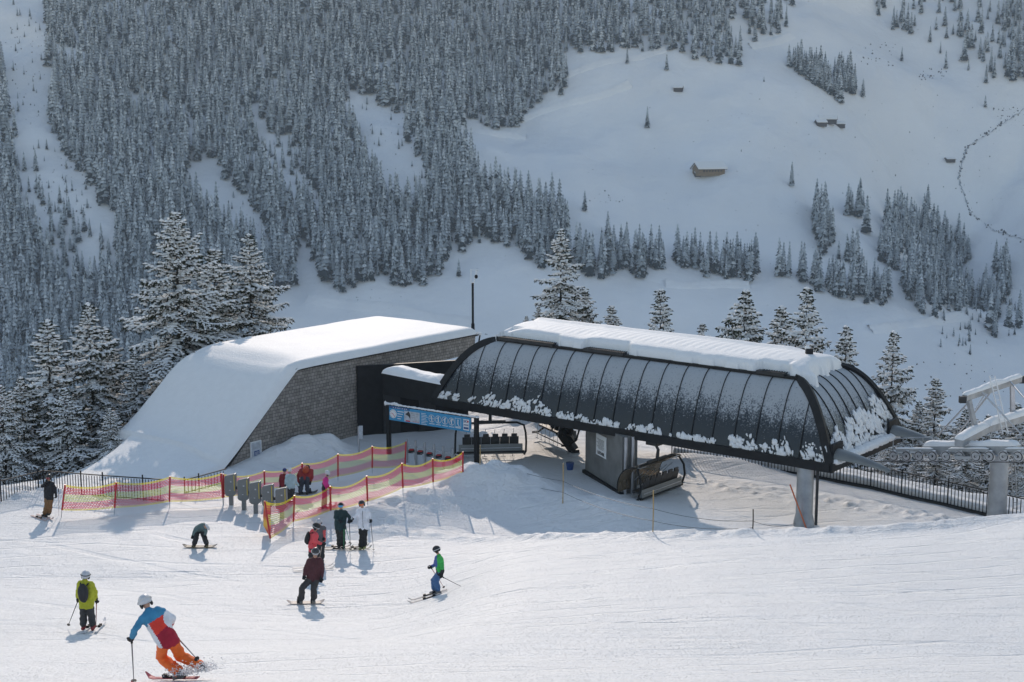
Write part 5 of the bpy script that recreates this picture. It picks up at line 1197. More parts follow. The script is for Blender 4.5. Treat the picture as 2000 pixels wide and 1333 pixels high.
# handrails over the walkway
for a, b in (((1745, 857, TY+1.6), (1822, 854, TY+1.0)), ((1960, 858, TY-1), (2030, 852, TY-2))):
    A_, B_ = T(*a), T(*b); mb = MB(); n = 4; dz = UPZ*-.62
    mb.tube([A_+dz, A_-UPZ*.1, A_+(B_-A_)*.05, B_-(B_-A_)*.05, B_-UPZ*.1, B_+dz], .024, 6)
    for k in range(1, n): c = A_+(B_-A_)*k/n; mb.tube([c, c+dz], .018, 6)
    mb.tube([A_+dz*.5, B_+dz*.5], .014, 6); mb.build('handrail', M['galv'], tw)
    mb = MB(); mb.beam(A_+dz, B_+dz, .5, .05); mb.build('walkway', M['galv'], tw); snow_on(A_+dz, B_+dz, .45, .05, .1)
for a, b in (((1835, 833, TY+5), (1905, 833, TY+5.4)), ((1850, 862, TY+2), (1872, 850, TY+3))):
    mb = MB(); A_, B_ = T(*a), T(*b); mb.tube([A_-UPZ*.5, A_, B_, B_-UPZ*.5], .024, 6); mb.tube([(A_+B_)/2, (A_+B_)/2-UPZ*.5], .018, 6); mb.build('handrail', M['galv'], tw)
# upper gantry
g1, g2 = T(1884, 778, TY-.6), T(1992, 741, TY+3.2)
box_arm(g1, g2, .20, .24, 'gantry_beam'); snow_on(g1, g2, .24, .24, .17)
box_arm(T(1892, 782, TY-.4), T(1905, 836, TY-.2), .17, .17, 'gantry_leg', 'galv'); box_arm(T(1977, 750, TY+2.6), T(1978, 806, TY+2.6), .17, .17, 'gantry_leg', 'steel')
for a, b in (((1915, 763, TY+.4), (1996, 850, TY-.5)), ((1970, 742, TY+2.4), (2020, 800, TY-.5)), ((1894, 784, TY-.4), (1832, 850, TY+3)), ((1938, 762, TY+1), (1870, 850, TY+4)), ((1925, 768, TY+.6), (1905, 800, TY+.4))):
    mb = MB(); mb.tube([T(*a), T(*b)], .035, 7); mb.build('brace', M['steel'], tw)
mb = MB(); mb.box(T(1880, 781, TY-.7), (.13, 0, 0), (0, .1, 0), (0, 0, .13)); mb.box(T(1995, 742, TY+3.3), (.12, 0, 0), (0, .1, 0), (0, 0, .15)); mb.build('end_cap', M['dark'], tw)
# ladder to the gantry
la, lb = T(1938, 735, TY+.8), T(1964, 848, TY+.6); mb = MB(); wd_ = Vector((.11, 0, 0))
for s_ in (-1, 1): mb.tube([la+wd_*s_, lb+wd_*s_], .028, 6)
for k in range(11): c = la+(lb-la)*(k+.5)/11; mb.tube([c-wd_, c+wd_], .018, 5)
mb.build('ladder', M['white'], tw)
mb = MB()
for s_ in (0, .16):
    mb.tube([T(1970, 900, TY+.5)+Vector((s_+.1, 0, 0)), T(1980, 1012, TY+.5)+Vector((s_, 0, 0))], .022, 6)
for k in range(10): c = T(1971+k, 905+k*11, TY+.5)+Vector((.08, 0, 0)); mb.tube([c-Vector((.08, 0, 0)), c+Vector((.1, 0, 0))], .014, 5)
mb.build('ladder', M['galv'], tw)
# ropes
def w2(p): return p+tb
rope([S(0, .55, ZB+.35), w2(s0)-UPZ*.235, w2(s1)-UPZ*.235], 'steel hauling rope running from the near corner of the station over the sheaves', .024, 0)
rope([S(0, SW-.9, ZB+.35), w2(T(1905, 838, TY+6)), w2(T(2060, 842, TY+3))], 'steel hauling rope leaving the far corner of the station', .024, 0)
# ---------------------------------------------------------------- people
def remesh(mb, voxel, smooth_it, mats, name, segs=None):
    me = mb.mesh(name, M['black']); ob = link(name, me)
    rm = ob.modifiers.new('r', 'REMESH'); rm.mode = 'VOXEL'; rm.voxel_size = voxel; rm.use_smooth_shade = True
    if smooth_it: sm = ob.modifiers.new('s', 'SMOOTH'); sm.factor = .5; sm.iterations = smooth_it
    dg = bpy.context.evaluated_depsgraph_get(); dg.update(); out = bpy.data.meshes.new_from_object(ob.evaluated_get(dg)); bpy.data.objects.remove(ob); bpy.data.meshes.remove(me)
    if name in ('body', 'jacket'):      # creases in the cloth
        n = len(out.vertices); co = np.empty(n*3); out.vertices.foreach_get('co', co); co = co.reshape(-1, 3); no = np.empty(n*3); out.vertices.foreach_get('normal', no); no = no.reshape(-1, 3)
        w_ = fbm(co[:, 0]*9+co[:, 1]*7, co[:, 2]*13+co[:, 1]*5, 12, 3); w2_ = fbm(co[:, 0]*22+co[:, 2]*9, co[:, 2]*24-co[:, 1]*11, 13, 2)
        co = co+no*(w_*.026+w2_*.008)[:, None]; out.vertices.foreach_set('co', co.ravel())
    out.materials.clear()
    for m_ in mats: out.materials.append(m_)
    if segs:
        n = len(out.vertices); co = np.empty(n*3); out.vertices.foreach_get('co', co); co = co.reshape(-1, 3)
        best = np.full(n, 1e9); idx = np.zeros(n, int)
        for a, b, ra, rb, mi in segs:
            a = np.array(a); b = np.array(b); ab = b-a; L2_ = max(1e-9, (ab**2).sum()); t = np.clip(((co-a)@ab)/L2_, 0, 1); d = np.linalg.norm(co-a-t[:, None]*ab, axis=1)-(ra+(rb-ra)*t)
            k = d < best; best[k] = d[k]; idx[k] = mi
        mi_ = [int(idx[p.vertices[0]]) for p in out.polygons]; out.polygons.foreach_set('material_index', mi_)
    out.polygons.foreach_set('use_smooth', [True]*len(out.polygons)); out.name = name; return out
def caps(mb, a, b, ra, rb, n=10):
    a = Vector(a); b = Vector(b); d = b-a
    if d.length < 1e-4: mb.blob(a, ra, ra, ra, nu=n, nv=8); return
    dn = d.normalized(); pts = []; rs = []
    for k in range(4): t = math.pi/2*k/4; pts.append(a-dn*ra*math.cos(t)); rs.append(max(.002, ra*math.sin(t)))
    for k in range(5): pts.append(a+d*k/4); rs.append(ra+(rb-ra)*k/4)
    for k in range(1, 5): t = math.pi/2*k/4; pts.append(b+dn*rb*math.sin(t)); rs.append(max(.002, rb*math.cos(t)))
    mb.tube(pts, rs, n, cap=True)
CM = {}
def cloth(c, rough=.8):
    k = tuple(c)
    if k not in CM: CM[k] = mat('cloth', c, rough, var=.14, vscale=6, bump=.5, bscale=14, bdist=.02)
    return CM[k]
SKIN = mat('skin', (.50, .27, .19), .55)
def glove_mesh():
    mb = MB(); caps(mb, (0, 0, 0), (0, 0, -.075), .038, .036); caps(mb, (.02, 0, -.03), (.018, 0, -.075), .03, .03); caps(mb, (-.02, 0, -.03), (-.018, 0, -.075), .03, .03)
    for k, (x, L_) in enumerate(((.033, .9), (.011, 1.0), (-.012, .95), (-.034, .78))):
        p = [(x, -.005, -.075), (x*1.05, -.022, -.075-.042*L_), (x*1.05, -.055, -.075-.048*L_), (x*1.0, -.066, -.075-.022*L_)]
        for a, b in zip(p[:-1], p[1:]): caps(mb, a, b, .0135, .0125, 8)
    for a, b in (((.038, -.01, -.025), (.06, -.035, -.055)), ((.06, -.035, -.055), (.042, -.06, -.075))): caps(mb, a, b, .015, .0135, 8)
    caps(mb, (0, 0, .055), (0, 0, -.01), .046, .040)
    return remesh(mb, .0075, 1, [M['black']], 'glove')
GL = glove_mesh()
def person(lab, D, J, f, cols, sc=1.0, helmet=None, goggles=None, hat=None, collar=True, hood=False, skin_face=True, gl=True):
    """J: joints as (px,py,dy) in the photograph with depth offsets in metres; f: facing angle, 0 = away, 180 = to camera, 90 = to the right"""
    W3 = {k: P(v[0], v[1], D+(v[2] if len(v) > 2 else 0)) for k, v in J.items()}
    org = (W3['anL']+W3['anR'])/2; org = Vector((org.x, org.y, min(W3['anL'].z, W3['anR'].z)-.08*sc))
    j = {k: v-org for k, v in W3.items()}
    fa = math.radians(f); fwd = Vector((math.sin(fa), math.cos(fa), 0)); rt_ = Vector((fwd.y, -fwd.x, 0))      # rt_ = the person's right
    spine = (j['neck']-j['pel']).normalized()
    lr = rt_*-1 if False else rt_
    # 'L'/'R' keys are picture left/right: choose the side vector that matches
    sx = 1 if lr.x >= 0 else -1; side = lr*sx
    if abs(side.x) < .15: side = Vector((side.x, side.y, 0)).normalized()
    sw, hw_ = .185*sc, .095*sc
    shL = j.get('shL') or j['neck']-side*sw-spine*.07*sc; shR = j.get('shR') or j['neck']+side*sw-spine*.07*sc
    hpL = j['pel']-side*hw_; hpR = j['pel']+side*hw_
    segs = []; mb = MB()
    def seg(a, b, ra, rb, mi, s_=1): caps(mb, a, b, ra*sc, rb*sc); segs.append((tuple(a), tuple(b), ra*sc, rb*sc, mi))
    JK, TR, BT, SK = 0, 1, 2, 3
    head = j['head']
    # head and face
    hd = (head-j['neck']).normalized(); ff = (fwd-hd*fwd.dot(hd)).normalized() if 'look' not in j else (j['look']-head).normalized()
    mb.blob(head, .078*sc, .098*sc, .118*sc, 0, (ff.cross(hd).normalized(), ff, hd), nu=14, nv=10); segs.append((tuple(head-hd*.03*sc), tuple(head+hd*.04*sc), .095*sc, .09*sc, SK))
    caps(mb, head-hd*.075*sc+ff*.045*sc, head-hd*.06*sc+ff*.05*sc, .042*sc, .045*sc); segs.append((tuple(head-hd*.07*sc+ff*.05*sc), tuple(head-hd*.06*sc+ff*.05*sc), .045*sc, .045*sc, SK))
    caps(mb, head+hd*.01*sc+ff*.09*sc, head-hd*.02*sc+ff*.108*sc, .012*sc, .017*sc, 8)
    seg(j['neck']-hd*.02, head-hd*.06*sc, .062, .055, SK)
    # torso
    seg(shL+side*.05*sc, hpL+spine*.10*sc, .105, .118, JK); seg(shR-side*.05*sc, hpR+spine*.10*sc, .105, .118, JK); seg(j['neck']-spine*.10*sc, j['pel']+spine*.12*sc, .125, .125, JK)
    seg(j['neck']-spine*.06*sc, j['neck']-spine*.02*sc, .09, .075, JK); seg(shL, shR, .078, .078, JK)
    seg(hpL+spine*.02*sc, hpR+spine*.02*sc, .125, .125, TR)
    for s_, sh in (('L', shL), ('R', shR)):
        el, ha = j['el'+s_], j['ha'+s_]
        seg(sh, el, .078, .062, JK); w_ = ha+(el-ha).normalized()*.06*sc; seg(el, w_, .062, .048, JK)
    for s_, hp in (('L', hpL), ('R', hpR)):
        kn, an = j['kn'+s_], j['an'+s_]; seg(hp, kn, .125, .100, TR); seg(kn, an+(kn-an).normalized()*.10*sc, .100, .104, TR)
    for s_ in 'LR':
        kn, an = j['kn'+s_], j['an'+s_]; toe = j.get('toe'+s_) or an+fwd*.16*sc-UPZ*.045*sc; sh_ = (kn-an).normalized()
        seg(an+sh_*.16*sc, an, .062, .066, BT); seg(an-UPZ*.03*sc-fwd*.05*sc, toe, .06, .052, BT)
    mats = [cloth(cols['jacket']), cloth(cols['trousers']), cloth(cols.get('boots', (.03, .03, .03)), .5), SKIN]
    root = bpy.data.objects.new('person', remesh(mb, .021*sc, 3, mats, 'body', segs)); COL.objects.link(root); root.location = org; tag(root, lab, 'person')
    def child(mb_, nm, m_, smooth=True):
        return mb_.build(nm, m_, root)
    # jacket shell with hem, over torso and arms
    mj = MB()
    def sj(a, b, ra, rb): caps(mj, a, b, ra*sc, rb*sc)
    hem = cols.get('hem', .0)
    sj(shL+side*.045*sc, hpL-spine*(hem-.02)*sc, .112, .130); sj(shR-side*.045*sc, hpR-spine*(hem-.02)*sc, .112, .130); sj(j['neck']-spine*.09*sc, j['pel']-spine*(hem-.02)*sc, .132, .136); sj(shL, shR, .084, .084); sj(j['neck']-spine*.05*sc, j['neck']+hd*.02*sc, .09, .08)
    if hood: sj(j['neck']-fwd*.09*sc-UPZ*.01*sc, j['neck']-fwd*.07*sc+UPZ*.05*sc, .09, .075)
    for s_, sh in (('L', shL), ('R', shR)):
        el, ha = j['el'+s_], j['ha'+s_]; sj(sh, el, .084, .068); sj(el, ha+(el-ha).normalized()*.05*sc, .068, .055)
    zones = cols.get('zones'); jm = [cloth(cols['jacket'])]; sg_ = None
    jme = remesh(mj, .021*sc, 3, jm, 'jacket')
    if zones:
        for zc_c in zones['colors']: jme.materials.append(cloth(zc_c))
        n = len(jme.vertices); ids = []
        for p in jme.polygons:
            c = p.center; rel = c-j['pel']; tt = rel.dot(spine)/(j['neck']-j['pel']).length; rp = rel-spine*rel.dot(spine); sd2 = rp.dot(side)/sc; fr = rp.dot(fwd)/sc
            dl = (Vector(c)-(j['elL']+j['haL'])/2).length; ids.append(zones['fn'](tt, sd2, fr, c, j))
        jme.polygons.foreach_set('material_index', ids)
    link('jacket', jme, root)
    if gl:
        for s_ in 'LR':
            el, ha = j['el'+s_], j['ha'+s_]; z_ = -(ha-el).normalized(); y_ = -fwd; y_ = (y_-z_*y_.dot(z_)); y_ = y_.normalized() if y_.length > .1 else z_.orthogonal().normalized(); x_ = y_.cross(z_)
            o = link('glove', GL, root); g_ = 1.12*sc; pos = ha-(ha-el).normalized()*.03
            o.matrix_local = Matrix(((x_.x*g_, y_.x*g_, z_.x*g_, pos.x), (x_.y*g_, y_.y*g_, z_.y*g_, pos.y), (x_.z*g_, y_.z*g_, z_.z*g_, pos.z), (0, 0, 0, 1)))
    axh = (ff.cross(hd).normalized(), ff, hd)
    if helmet:
        m_ = MB(); vs = []; nu, nv = 18, 9
        for i in range(nv+1):
            for k in range(nu):
                a = 2*math.pi*k/nu; t = math.pi*(.60+.14*max(0, -math.sin(a)))*i/nv
                x = math.sin(t)*math.cos(a)*.128; y = math.sin(t)*math.sin(a)*.148; z = math.cos(t)*.135
                if z < 0.02 and y > .05: z = .02+(z-.02)*.1
                vs.append(head+(axh[0]*x+axh[1]*(y-.012)+axh[2]*(z+.03))*sc)
        fs = [(i*nu+k, (i+1)*nu+k, (i+1)*nu+(k+1) % nu, i*nu+(k+1) % nu) for i in range(nv) for k in range(nu)]; m_.add(vs, fs, 0, True)
        ob = child(m_, 'helmet', cloth(helmet, .3)); sol = ob.modifiers.new('t', 'SOLIDIFY'); sol.thickness = .012
        for s2 in (-1, 1):
            m_ = MB(); m_.blob(head+(axh[0]*s2*.098+axh[1]*-.015-axh[2]*.035)*sc, .03*sc, .05*sc, .06*sc, 0, axh); child(m_, 'ear_pad', cloth((.03, .03, .03)))
    if hat:
        m_ = MB(); m_.blob(head+hd*.045*sc-ff*.01, .105*sc, .118*sc, .105*sc, 0, axh); child(m_, 'hat', cloth(hat))
    if goggles:
        m_ = MB(); vs = []; fs = []
        for i in range(9):
            a = math.radians(-62+124*i/8)
            for z in (-.042, -.02, .02, .042):
                q = .118 if abs(z) > .03 else .128; vs.append(head+(axh[0]*math.sin(a)*q*.86+axh[1]*math.cos(a)*q*1.0+axh[2]*(z+.018))*sc)
        for i in range(8):
            for k in range(3): fs.append((i*4+k, (i+1)*4+k, (i+1)*4+k+1, i*4+k+1))
        m_.add(vs, fs, 0, True); gm = mat('goggle_lens', goggles, .12, coat=1.0); child(m_, 'goggles', gm)
        m_ = MB(); pts = [head+(axh[0]*math.sin(a)*.134+axh[1]*(math.cos(a)*.152-.012)+axh[2]*.045)*sc for a in [math.radians(60+240*i/12) for i in range(13)]]
        m_.tube(pts, .012*sc, 6); child(m_, 'goggle_strap', cloth(cols.get('strap', (.6, .6, .6))))
    if not helmet and not hat:
        m_ = MB(); m_.blob(head+hd*.03*sc-ff*.015*sc, .09*sc, .108*sc, .11*sc, 0, axh); child(m_, 'hair', cloth(cols.get('hair', (.05, .03, .02))))
    return root, j, org, W3
def ski_pair(W3, D, a, b, sep, col, lab, L_=1.65, n='pair_of_skis'):
    """a,b: picture points of tail and tip of the near ski"""
    a = Vector((a.x, a.y, gh(a.x, a.y)+.025)); b = Vector((b.x, b.y, gh(b.x, b.y)+.025))
    r0 = empty(n, a, lab, 'skis'); d = (b-a); Ld = d.length; d.normalize(); sd_ = Vector((d.y, -d.x, 0)).normalized(); up = sd_.cross(d); up = up if up.z > 0 else -up
    for s_ in (0, 1):
        m_ = MB(); o_ = sd_*sep*s_; vs = []; N_ = 14
        for i in range(N_+1):
            t = i/N_; wv = .052*(1-.25*math.sin(math.pi*t)) if t < .93 else .052*(1-(t-.93)/.09); up_ = .11*max(0, (t-.88)/.12)**1.6
            c = d*Ld*t+o_+up*(up_+.012)
            for q in ((-wv, 0), (wv, 0), (wv, .016), (-wv, .016)): vs.append(c+sd_*q[0]+up*q[1])
        fs = [(i*4+k, i*4+(k+1) % 4, (i+1)*4+(k+1) % 4, (i+1)*4+k) for i in range(N_) for k in range(4)]+[(3, 2, 1, 0), (N_*4, N_*4+1, N_*4+2, N_*4+3)]
        m_.add(vs, fs); sk = m_.build('ski', cloth(col, .6), r0)
        m_ = MB(); c = d*Ld*.46+o_+up*.04; m_.box(c, d*.20, sd_*.028, up*.012)
        for q in (-.16, .16): m_.box(c+d*q+up*.02, d*.045, sd_*.035, up*.028)
        m_.build('binding', M['black'], sk)
    return r0
def pole_(top, tip, lab, col=(.05, .05, .05)):
    r0 = empty('ski_pole', top, lab, 'ski pole'); d = tip-top; m_ = MB(); m_.tube([Vector((0, 0, 0)), d*.5, d], [.013, .011, .006], 7); m_.build('shaft', cloth(col, .6), r0)
    m_ = MB(); dn = d.normalized(); m_.tube([-dn*.07, dn*.07], .020, 8); m_.build('grip', M['black'], r0)
    m_ = MB(); m_.disc(d*.95, dn, .045, .012, 0, 12); m_.build('basket', M['black'], r0); return r0
def board_(a, b, lab, col, wd=.14):
    a = Vector((a.x, a.y, gh(a.x, a.y)+.03)); b = Vector((b.x, b.y, gh(b.x, b.y)+.03))
    d = (b-a); Ld = d.length; d.normalize(); sd_ = Vector((d.y, -d.x, 0)).normalized(); up = sd_.cross(d); up = up if up.z > 0 else -up
    r0 = empty('snowboard', a, lab, 'snowboard'); m_ = MB(); vs = []; N_ = 18
    for i in range(N_+1):
        t = i/N_; e = min(t, 1-t); wv = wd*(math.sqrt(max(.03, 1-(1-min(1, e/.12))**2)))*(1-.10*math.sin(math.pi*t)); up_ = .09*max(0, (.14-e)/.14)**1.5
        c = d*Ld*t+up*(up_+.01)
        for q in ((-wv, 0), (wv, 0), (wv, .014), (-wv, .014)): vs.append(c+sd_*q[0]+up*q[1])
    fs = [(i*4+k, i*4+(k+1) % 4, (i+1)*4+(k+1) % 4, (i+1)*4+k) for i in range(N_) for k in range(4)]+[(3, 2, 1, 0), (N_*4, N_*4+1, N_*4+2, N_*4+3)]
    m_.add(vs, fs); m_.build('deck', cloth(col, .6), r0)
    for q in (.32, .68):
        m_ = MB(); m_.box(d*Ld*q+up*.05, d*.06, sd_*.13, up*.025); m_.box(d*Ld*q+up*.11-sd_*.1, d*.05, sd_*.012, up*.08); m_.build('binding', M['black'], r0)
    return r0
def backpack(root, org, j, D, fwd_deg, col, lab, w_=.15, h_=.24, dz=0.0):
    fa = math.radians(fwd_deg); fwd = Vector((math.sin(fa), math.cos(fa), 0)); sp = (j['neck']-j['pel']).normalized(); bk = -(fwd-sp*fwd.dot(sp)).normalized(); sd_ = bk.cross(sp).normalized()
    c = j['pel']+(j['neck']-j['pel'])*.60+bk*.20+sp*dz
    r0 = empty('backpack', org+c, lab, 'backpack'); m_ = MB(); m_.blob((0, 0, 0), w_, .095, h_, 0, (sd_, bk, sp), r_, .05, 14, 10); m_.blob(bk*.06-sp*.06, w_*.75, .06, h_*.6, 0, (sd_, bk, sp), r_, .05, 12, 8); me = remesh(m_, .018, 2, [cloth(col)], 'pack'); link('pack', me, r0)
    for s_ in (-1, 1):
        m_ = MB(); m_.tube([sd_*s_*.09+sp*.2-bk*.05, sd_*s_*.12+sp*.26-bk*.18, sd_*s_*.13+sp*.08-bk*.36, sd_*s_*.13-sp*.14-bk*.22], .018, 6); m_.build('strap', M['black'], r0)
def DG(px, py): return G(px, py).y
# 1 yellow-green jacket
D = DG(171, 1232)
ppl = person('person in lime green jacket and black backpack standing on skis at lower left, back turned', D, dict(head=(167.5, 1125), neck=(167, 1137), pel=(169, 1180), elL=(152, 1158, .05), haL=(152.5, 1172, .15), elR=(187, 1160, .05), haR=(188.4, 1173.5, .15), knL=(163, 1204, .05), knR=(179, 1203, .05), anL=(163, 1225), anR=(181, 1225)), 5, dict(jacket=(.42, .43, .03), trousers=(.045, .045, .048), boots=(.32, .03, .03), hem=.06, strap=(.03, .03, .03)), .93, helmet=(.55, .56, .6), goggles=(.02, .02, .03), hood=True)
backpack(*ppl[:1], ppl[2], ppl[1], D, 5, (.03, .03, .035), 'black backpack worn over the lime green jacket', .15, .27)
pole_(P(152.5, 1173, D+.15), P(133, 1223, D+.3), 'left ski pole of the skier in lime green'); pole_(P(188.4, 1175, D+.15), P(187.6, 1226, D+.2), 'right ski pole of the skier in lime green', (.3, .05, .06))
a = G(163, 1240); b = G(184, 1219); ski_pair(None, D, Vector(a)+UPZ*.01, Vector(b)+UPZ*.03, .3, (.6, .6, .62), 'white skis under the skier in lime green')
# 2 orange trousers, carving
D = DG(352, 1332)
def zn_or(tt, sd, fr, c, j):
    al = min((Vector(c)-(j['elL']+(j['neck']-j['elL'])*.4)).length, (Vector(c)-j['elL']).length, (Vector(c)-j['haL']).length, (Vector(c)-(j['elL']+j['haL'])/2).length)
    ar = min((Vector(c)-j['elR']).length, (Vector(c)-j['haR']).length)
    if ar < .17: return 2
    if tt > .72: return 0
    if al < .14 and sd < -.17: return 0 if (c.z > (j['elL'].z*.5+j['haL'].z*.5-.02) or sd < -.34) else 2
    if tt > .80-.25*max(0, -sd-.08): return 0
    if sd < -.15: return 2
    return 3 if tt < .36+sd*.3 else 1
ppl = person('skier in orange trousers and blue, red and white jacket carving hard at the bottom', D, dict(head=(284, 1178, .12), neck=(292, 1194, .05), pel=(327, 1252), shL=(281, 1206, -.02), shR=(314, 1194, .1), elL=(266, 1226, -.1), haL=(257, 1248, .1), elR=(337, 1207, .12), haR=(331, 1226, .42), knL=(316, 1286, .35), knR=(352, 1282, .3), anL=(353, 1316, .0), anR=(396, 1302, .1), toeL=(340, 1325, .15), toeR=(384, 1309, .2)), -35, dict(jacket=(.03, .24, .42), trousers=(.95, .17, .03), boots=(.12, .12, .13), hem=.03, zones=dict(colors=[(.78, .05, .03), (.74, .75, .79), (.38, .012, .035)], fn=zn_or)), .86, helmet=(.58, .59, .62), goggles=(.03, .03, .04))
pole_(P(257, 1249, D+.1), P(261.5, 1334, D+.2), 'grey ski pole planted at the left of the carving skier', (.2, .2, .21)); pole_(P(334, 1232, D+.4), P(387, 1290, D-.2), 'ski pole trailing behind the carving skier', (.2, .2, .21))
ski_pair(None, D, P(388, 1338, D+.05), P(287, 1330, D+.35), -.42, (.45, .10, .12), 'red skis of the carving skier half hidden in sprayed snow', n='pair_of_skis')
m_ = MB()
for k in range(900):
    t = r_.random(); c = P(338+t*78+r_.gauss(0, 10), 1322-abs(r_.gauss(0, 9))-t*14, D+r_.uniform(-.3, .3)); s_ = r_.uniform(.004, .016); m_.blob(c, s_, s_, s_*.8, nu=5, nv=3)
spm = bpy.data.materials.new('flying_snow'); spm.use_nodes = True; t_ = spm.node_tree; tl_ = t_.nodes.new('ShaderNodeBsdfTranslucent'); tl_.inputs[0].default_value = (.9, .9, .92, 1); mx_ = t_.nodes.new('ShaderNodeMixShader'); mx_.inputs[0].default_value = .6
t_.nodes['Principled BSDF'].inputs['Base Color'].default_value = (.85, .85, .86, 1); t_.links.new(t_.nodes['Principled BSDF'].outputs[0], mx_.inputs[1]); t_.links.new(tl_.outputs[0], mx_.inputs[2]); t_.links.new(mx_.outputs[0], t_.nodes['Material Output'].inputs['Surface'])
tag(m_.build('snow_spray', spm), 'snow spray thrown up round the boots of the carving skier', 'snow spray', kind='stuff')
# 3 dark maroon snowboarder
D = DG(604, 1181)
ppl = person('snowboarder in maroon jacket and charcoal trousers sliding toward the camera', D, dict(head=(616, 1080, -.05), neck=(615, 1092), pel=(612, 1131), elL=(597, 1109), haL=(594, 1126, -.12), elR=(631, 1110), haR=(627.5, 1131, -.12), knL=(590, 1149, -.2), knR=(613, 1151, -.1), anL=(588, 1173), anR=(613, 1172)), 172, dict(jacket=(.085, .022, .028), trousers=(.05, .047, .048), boots=(.2, .18, .16), hem=.02, strap=(.7, .7, .72)), 1.0, helmet=(.04, .04, .045), goggles=(.4, .4, .42), hood=True)
board_(P(560, 1184, D-.1), P(634, 1175, D+.15), 'pale snowboard under the maroon jacketed rider', (.5, .42, .38))
# 4 green and blue kid
D = DG(852, 1161)
def zn_gr(tt, sd, fr, c, j):
    if fr > .05 and tt > .35: return 2
    if tt < .30: return 1
    return 0
ppl = person('young skier in green and blue jacket and blue trousers gliding to the left', D, dict(head=(852.5, 1075), neck=(857, 1086), pel=(860, 1118), shL=(853.5, 1092, -.02), shR=(861, 1092, -.15), elL=(849, 1104, .1), haL=(842, 1108, .0), elR=(864, 1107, -.2), haR=(863.5, 1124, -.22), knL=(846.5, 1133, .1), knR=(851, 1135, -.1), anL=(849, 1154, .1), anR=(857, 1155, -.1), toeL=(841, 1158, .1), toeR=(849, 1158.5, -.1)), -82, dict(jacket=(.02, .42, .09), trousers=(.06, .15, .32), boots=(.2, .2, .2), hem=.02, zones=dict(colors=[(.02, .02, .025), (.07, .12, .36)], fn=zn_gr)), .88, helmet=(.03, .03, .035), goggles=(.3, .33, .36))
pole_(P(863.5, 1127, D-.22), P(915, 1153, D-.1), 'ski pole trailing behind the young skier in green', (.3, .25, .25)); pole_(P(842, 1109, D), P(868, 1149, D+.2), 'ski pole in the front hand of the young skier in green', (.6, .3, .3))
ski_pair(None, D, P(874, 1158, D-.1), P(799, 1167.5, D-.15), -.28, (.3, .3, .31), 'dark skis under the young skier in green')
# 5 black jacket, tan trousers
D = DG(90, 1010)
ppl = person('man in black jacket and tan trousers at far left holding a hand to his mouth', D, dict(head=(95, 934), neck=(96, 942.5), pel=(95.5, 972), elL=(82, 951, -.1), haL=(91, 941.5, -.17), elR=(108, 955), haR=(109.5, 968, -.05), knL=(91, 990, -.05), knR=(98, 989), anL=(87, 1005), anR=(96, 1003)), 200, dict(jacket=(.014, .015, .019), trousers=(.22, .11, .045), hem=.04, strap=(.1, .1, .1)), .98, helmet=(.02, .02, .02), goggles=(.35, .03, .05))
a = P(72.5, 1007, D+.2); b = P(105, 1019, D-.75); ski_pair(None, D, Vector((a.x, a.y, gh(a.x, a.y)+.02)), Vector((b.x, b.y, gh(b.x, b.y)+.03)), .26, (.5, .35, .33), 'skis under the man in black jacket and tan trousers')
pole_(P(114.5, 958, D), P(115, 1012, D+.1), 'pair of dark gripped poles stuck in the snow beside the first red net post', (.4, .3, .3))
# 6 bent snowboarder
D = DG(390, 1070)
ppl = person('snowboarder in grey green jacket bending forward to reach the bindings', D, dict(head=(404, 1029.5, -.42), neck=(398, 1026, -.30), look=(405.5, 1040, -.62), pel=(388.5, 1034, .1), shL=(391, 1028, -.2), shR=(402, 1030, -.3), elL=(379.5, 1038, -.3), haL=(376.5, 1047, -.32), elR=(402, 1038, -.38), haR=(400.5, 1045, -.3), knL=(383.5, 1050, -.08), knR=(399, 1049, -.08), anL=(378.5, 1065), anR=(404, 1065)), 170, dict(jacket=(.10, .16, .16), trousers=(.03, .03, .033), boots=(.16, .12, .05), hem=-.02), .95, helmet=(.6, .6, .6))
board_(P(357, 1071.5, D), P(425, 1071.5, D), 'thin snowboard under the bending rider in grey green', (.12, .11, .09))
# 7 dark teal jacket
D = DG(667, 1073)
ppl = person('skier in dark teal jacket with blue mirrored goggles standing left of the white jacket', D, dict(head=(665.5, 989), neck=(665.8, 998), pel=(664.5, 1030), elL=(654.5, 1011, -.08), haL=(664, 1018, -.2), elR=(683, 1010.5, -.03), haR=(681.5, 1018, -.14), knL=(662.5, 1050, -.04), knR=(669, 1050, -.04), anL=(662.5, 1067), anR=(671.5, 1066.5)), 182, dict(jacket=(.013, .042, .046), trousers=(.032, .032, .030), hem=.08, strap=(.03, .03, .03)), .97, hat=(.02, .02, .022), goggles=(.03, .32, .55))
pole_(P(682, 1020, D-.15), P(685, 1075, D-.3), 'dark ski pole held between the teal and the white jacket'); pole_(P(672, 1030, D-.2), P(671.5, 1073, D-.25), 'bright green ski pole in front of the dark teal skier', (.02, .35, .12)); pole_(P(675, 1028, D+.1), P(683.5, 1062, D+.3), 'pale green ski pole beside the dark teal skier', (.1, .45, .3))
ski_pair(None, D, P(635, 1076.5, D-.25), P(690, 1069, D+.15), -.24, (.12, .11, .10), 'skis under the dark teal skier')
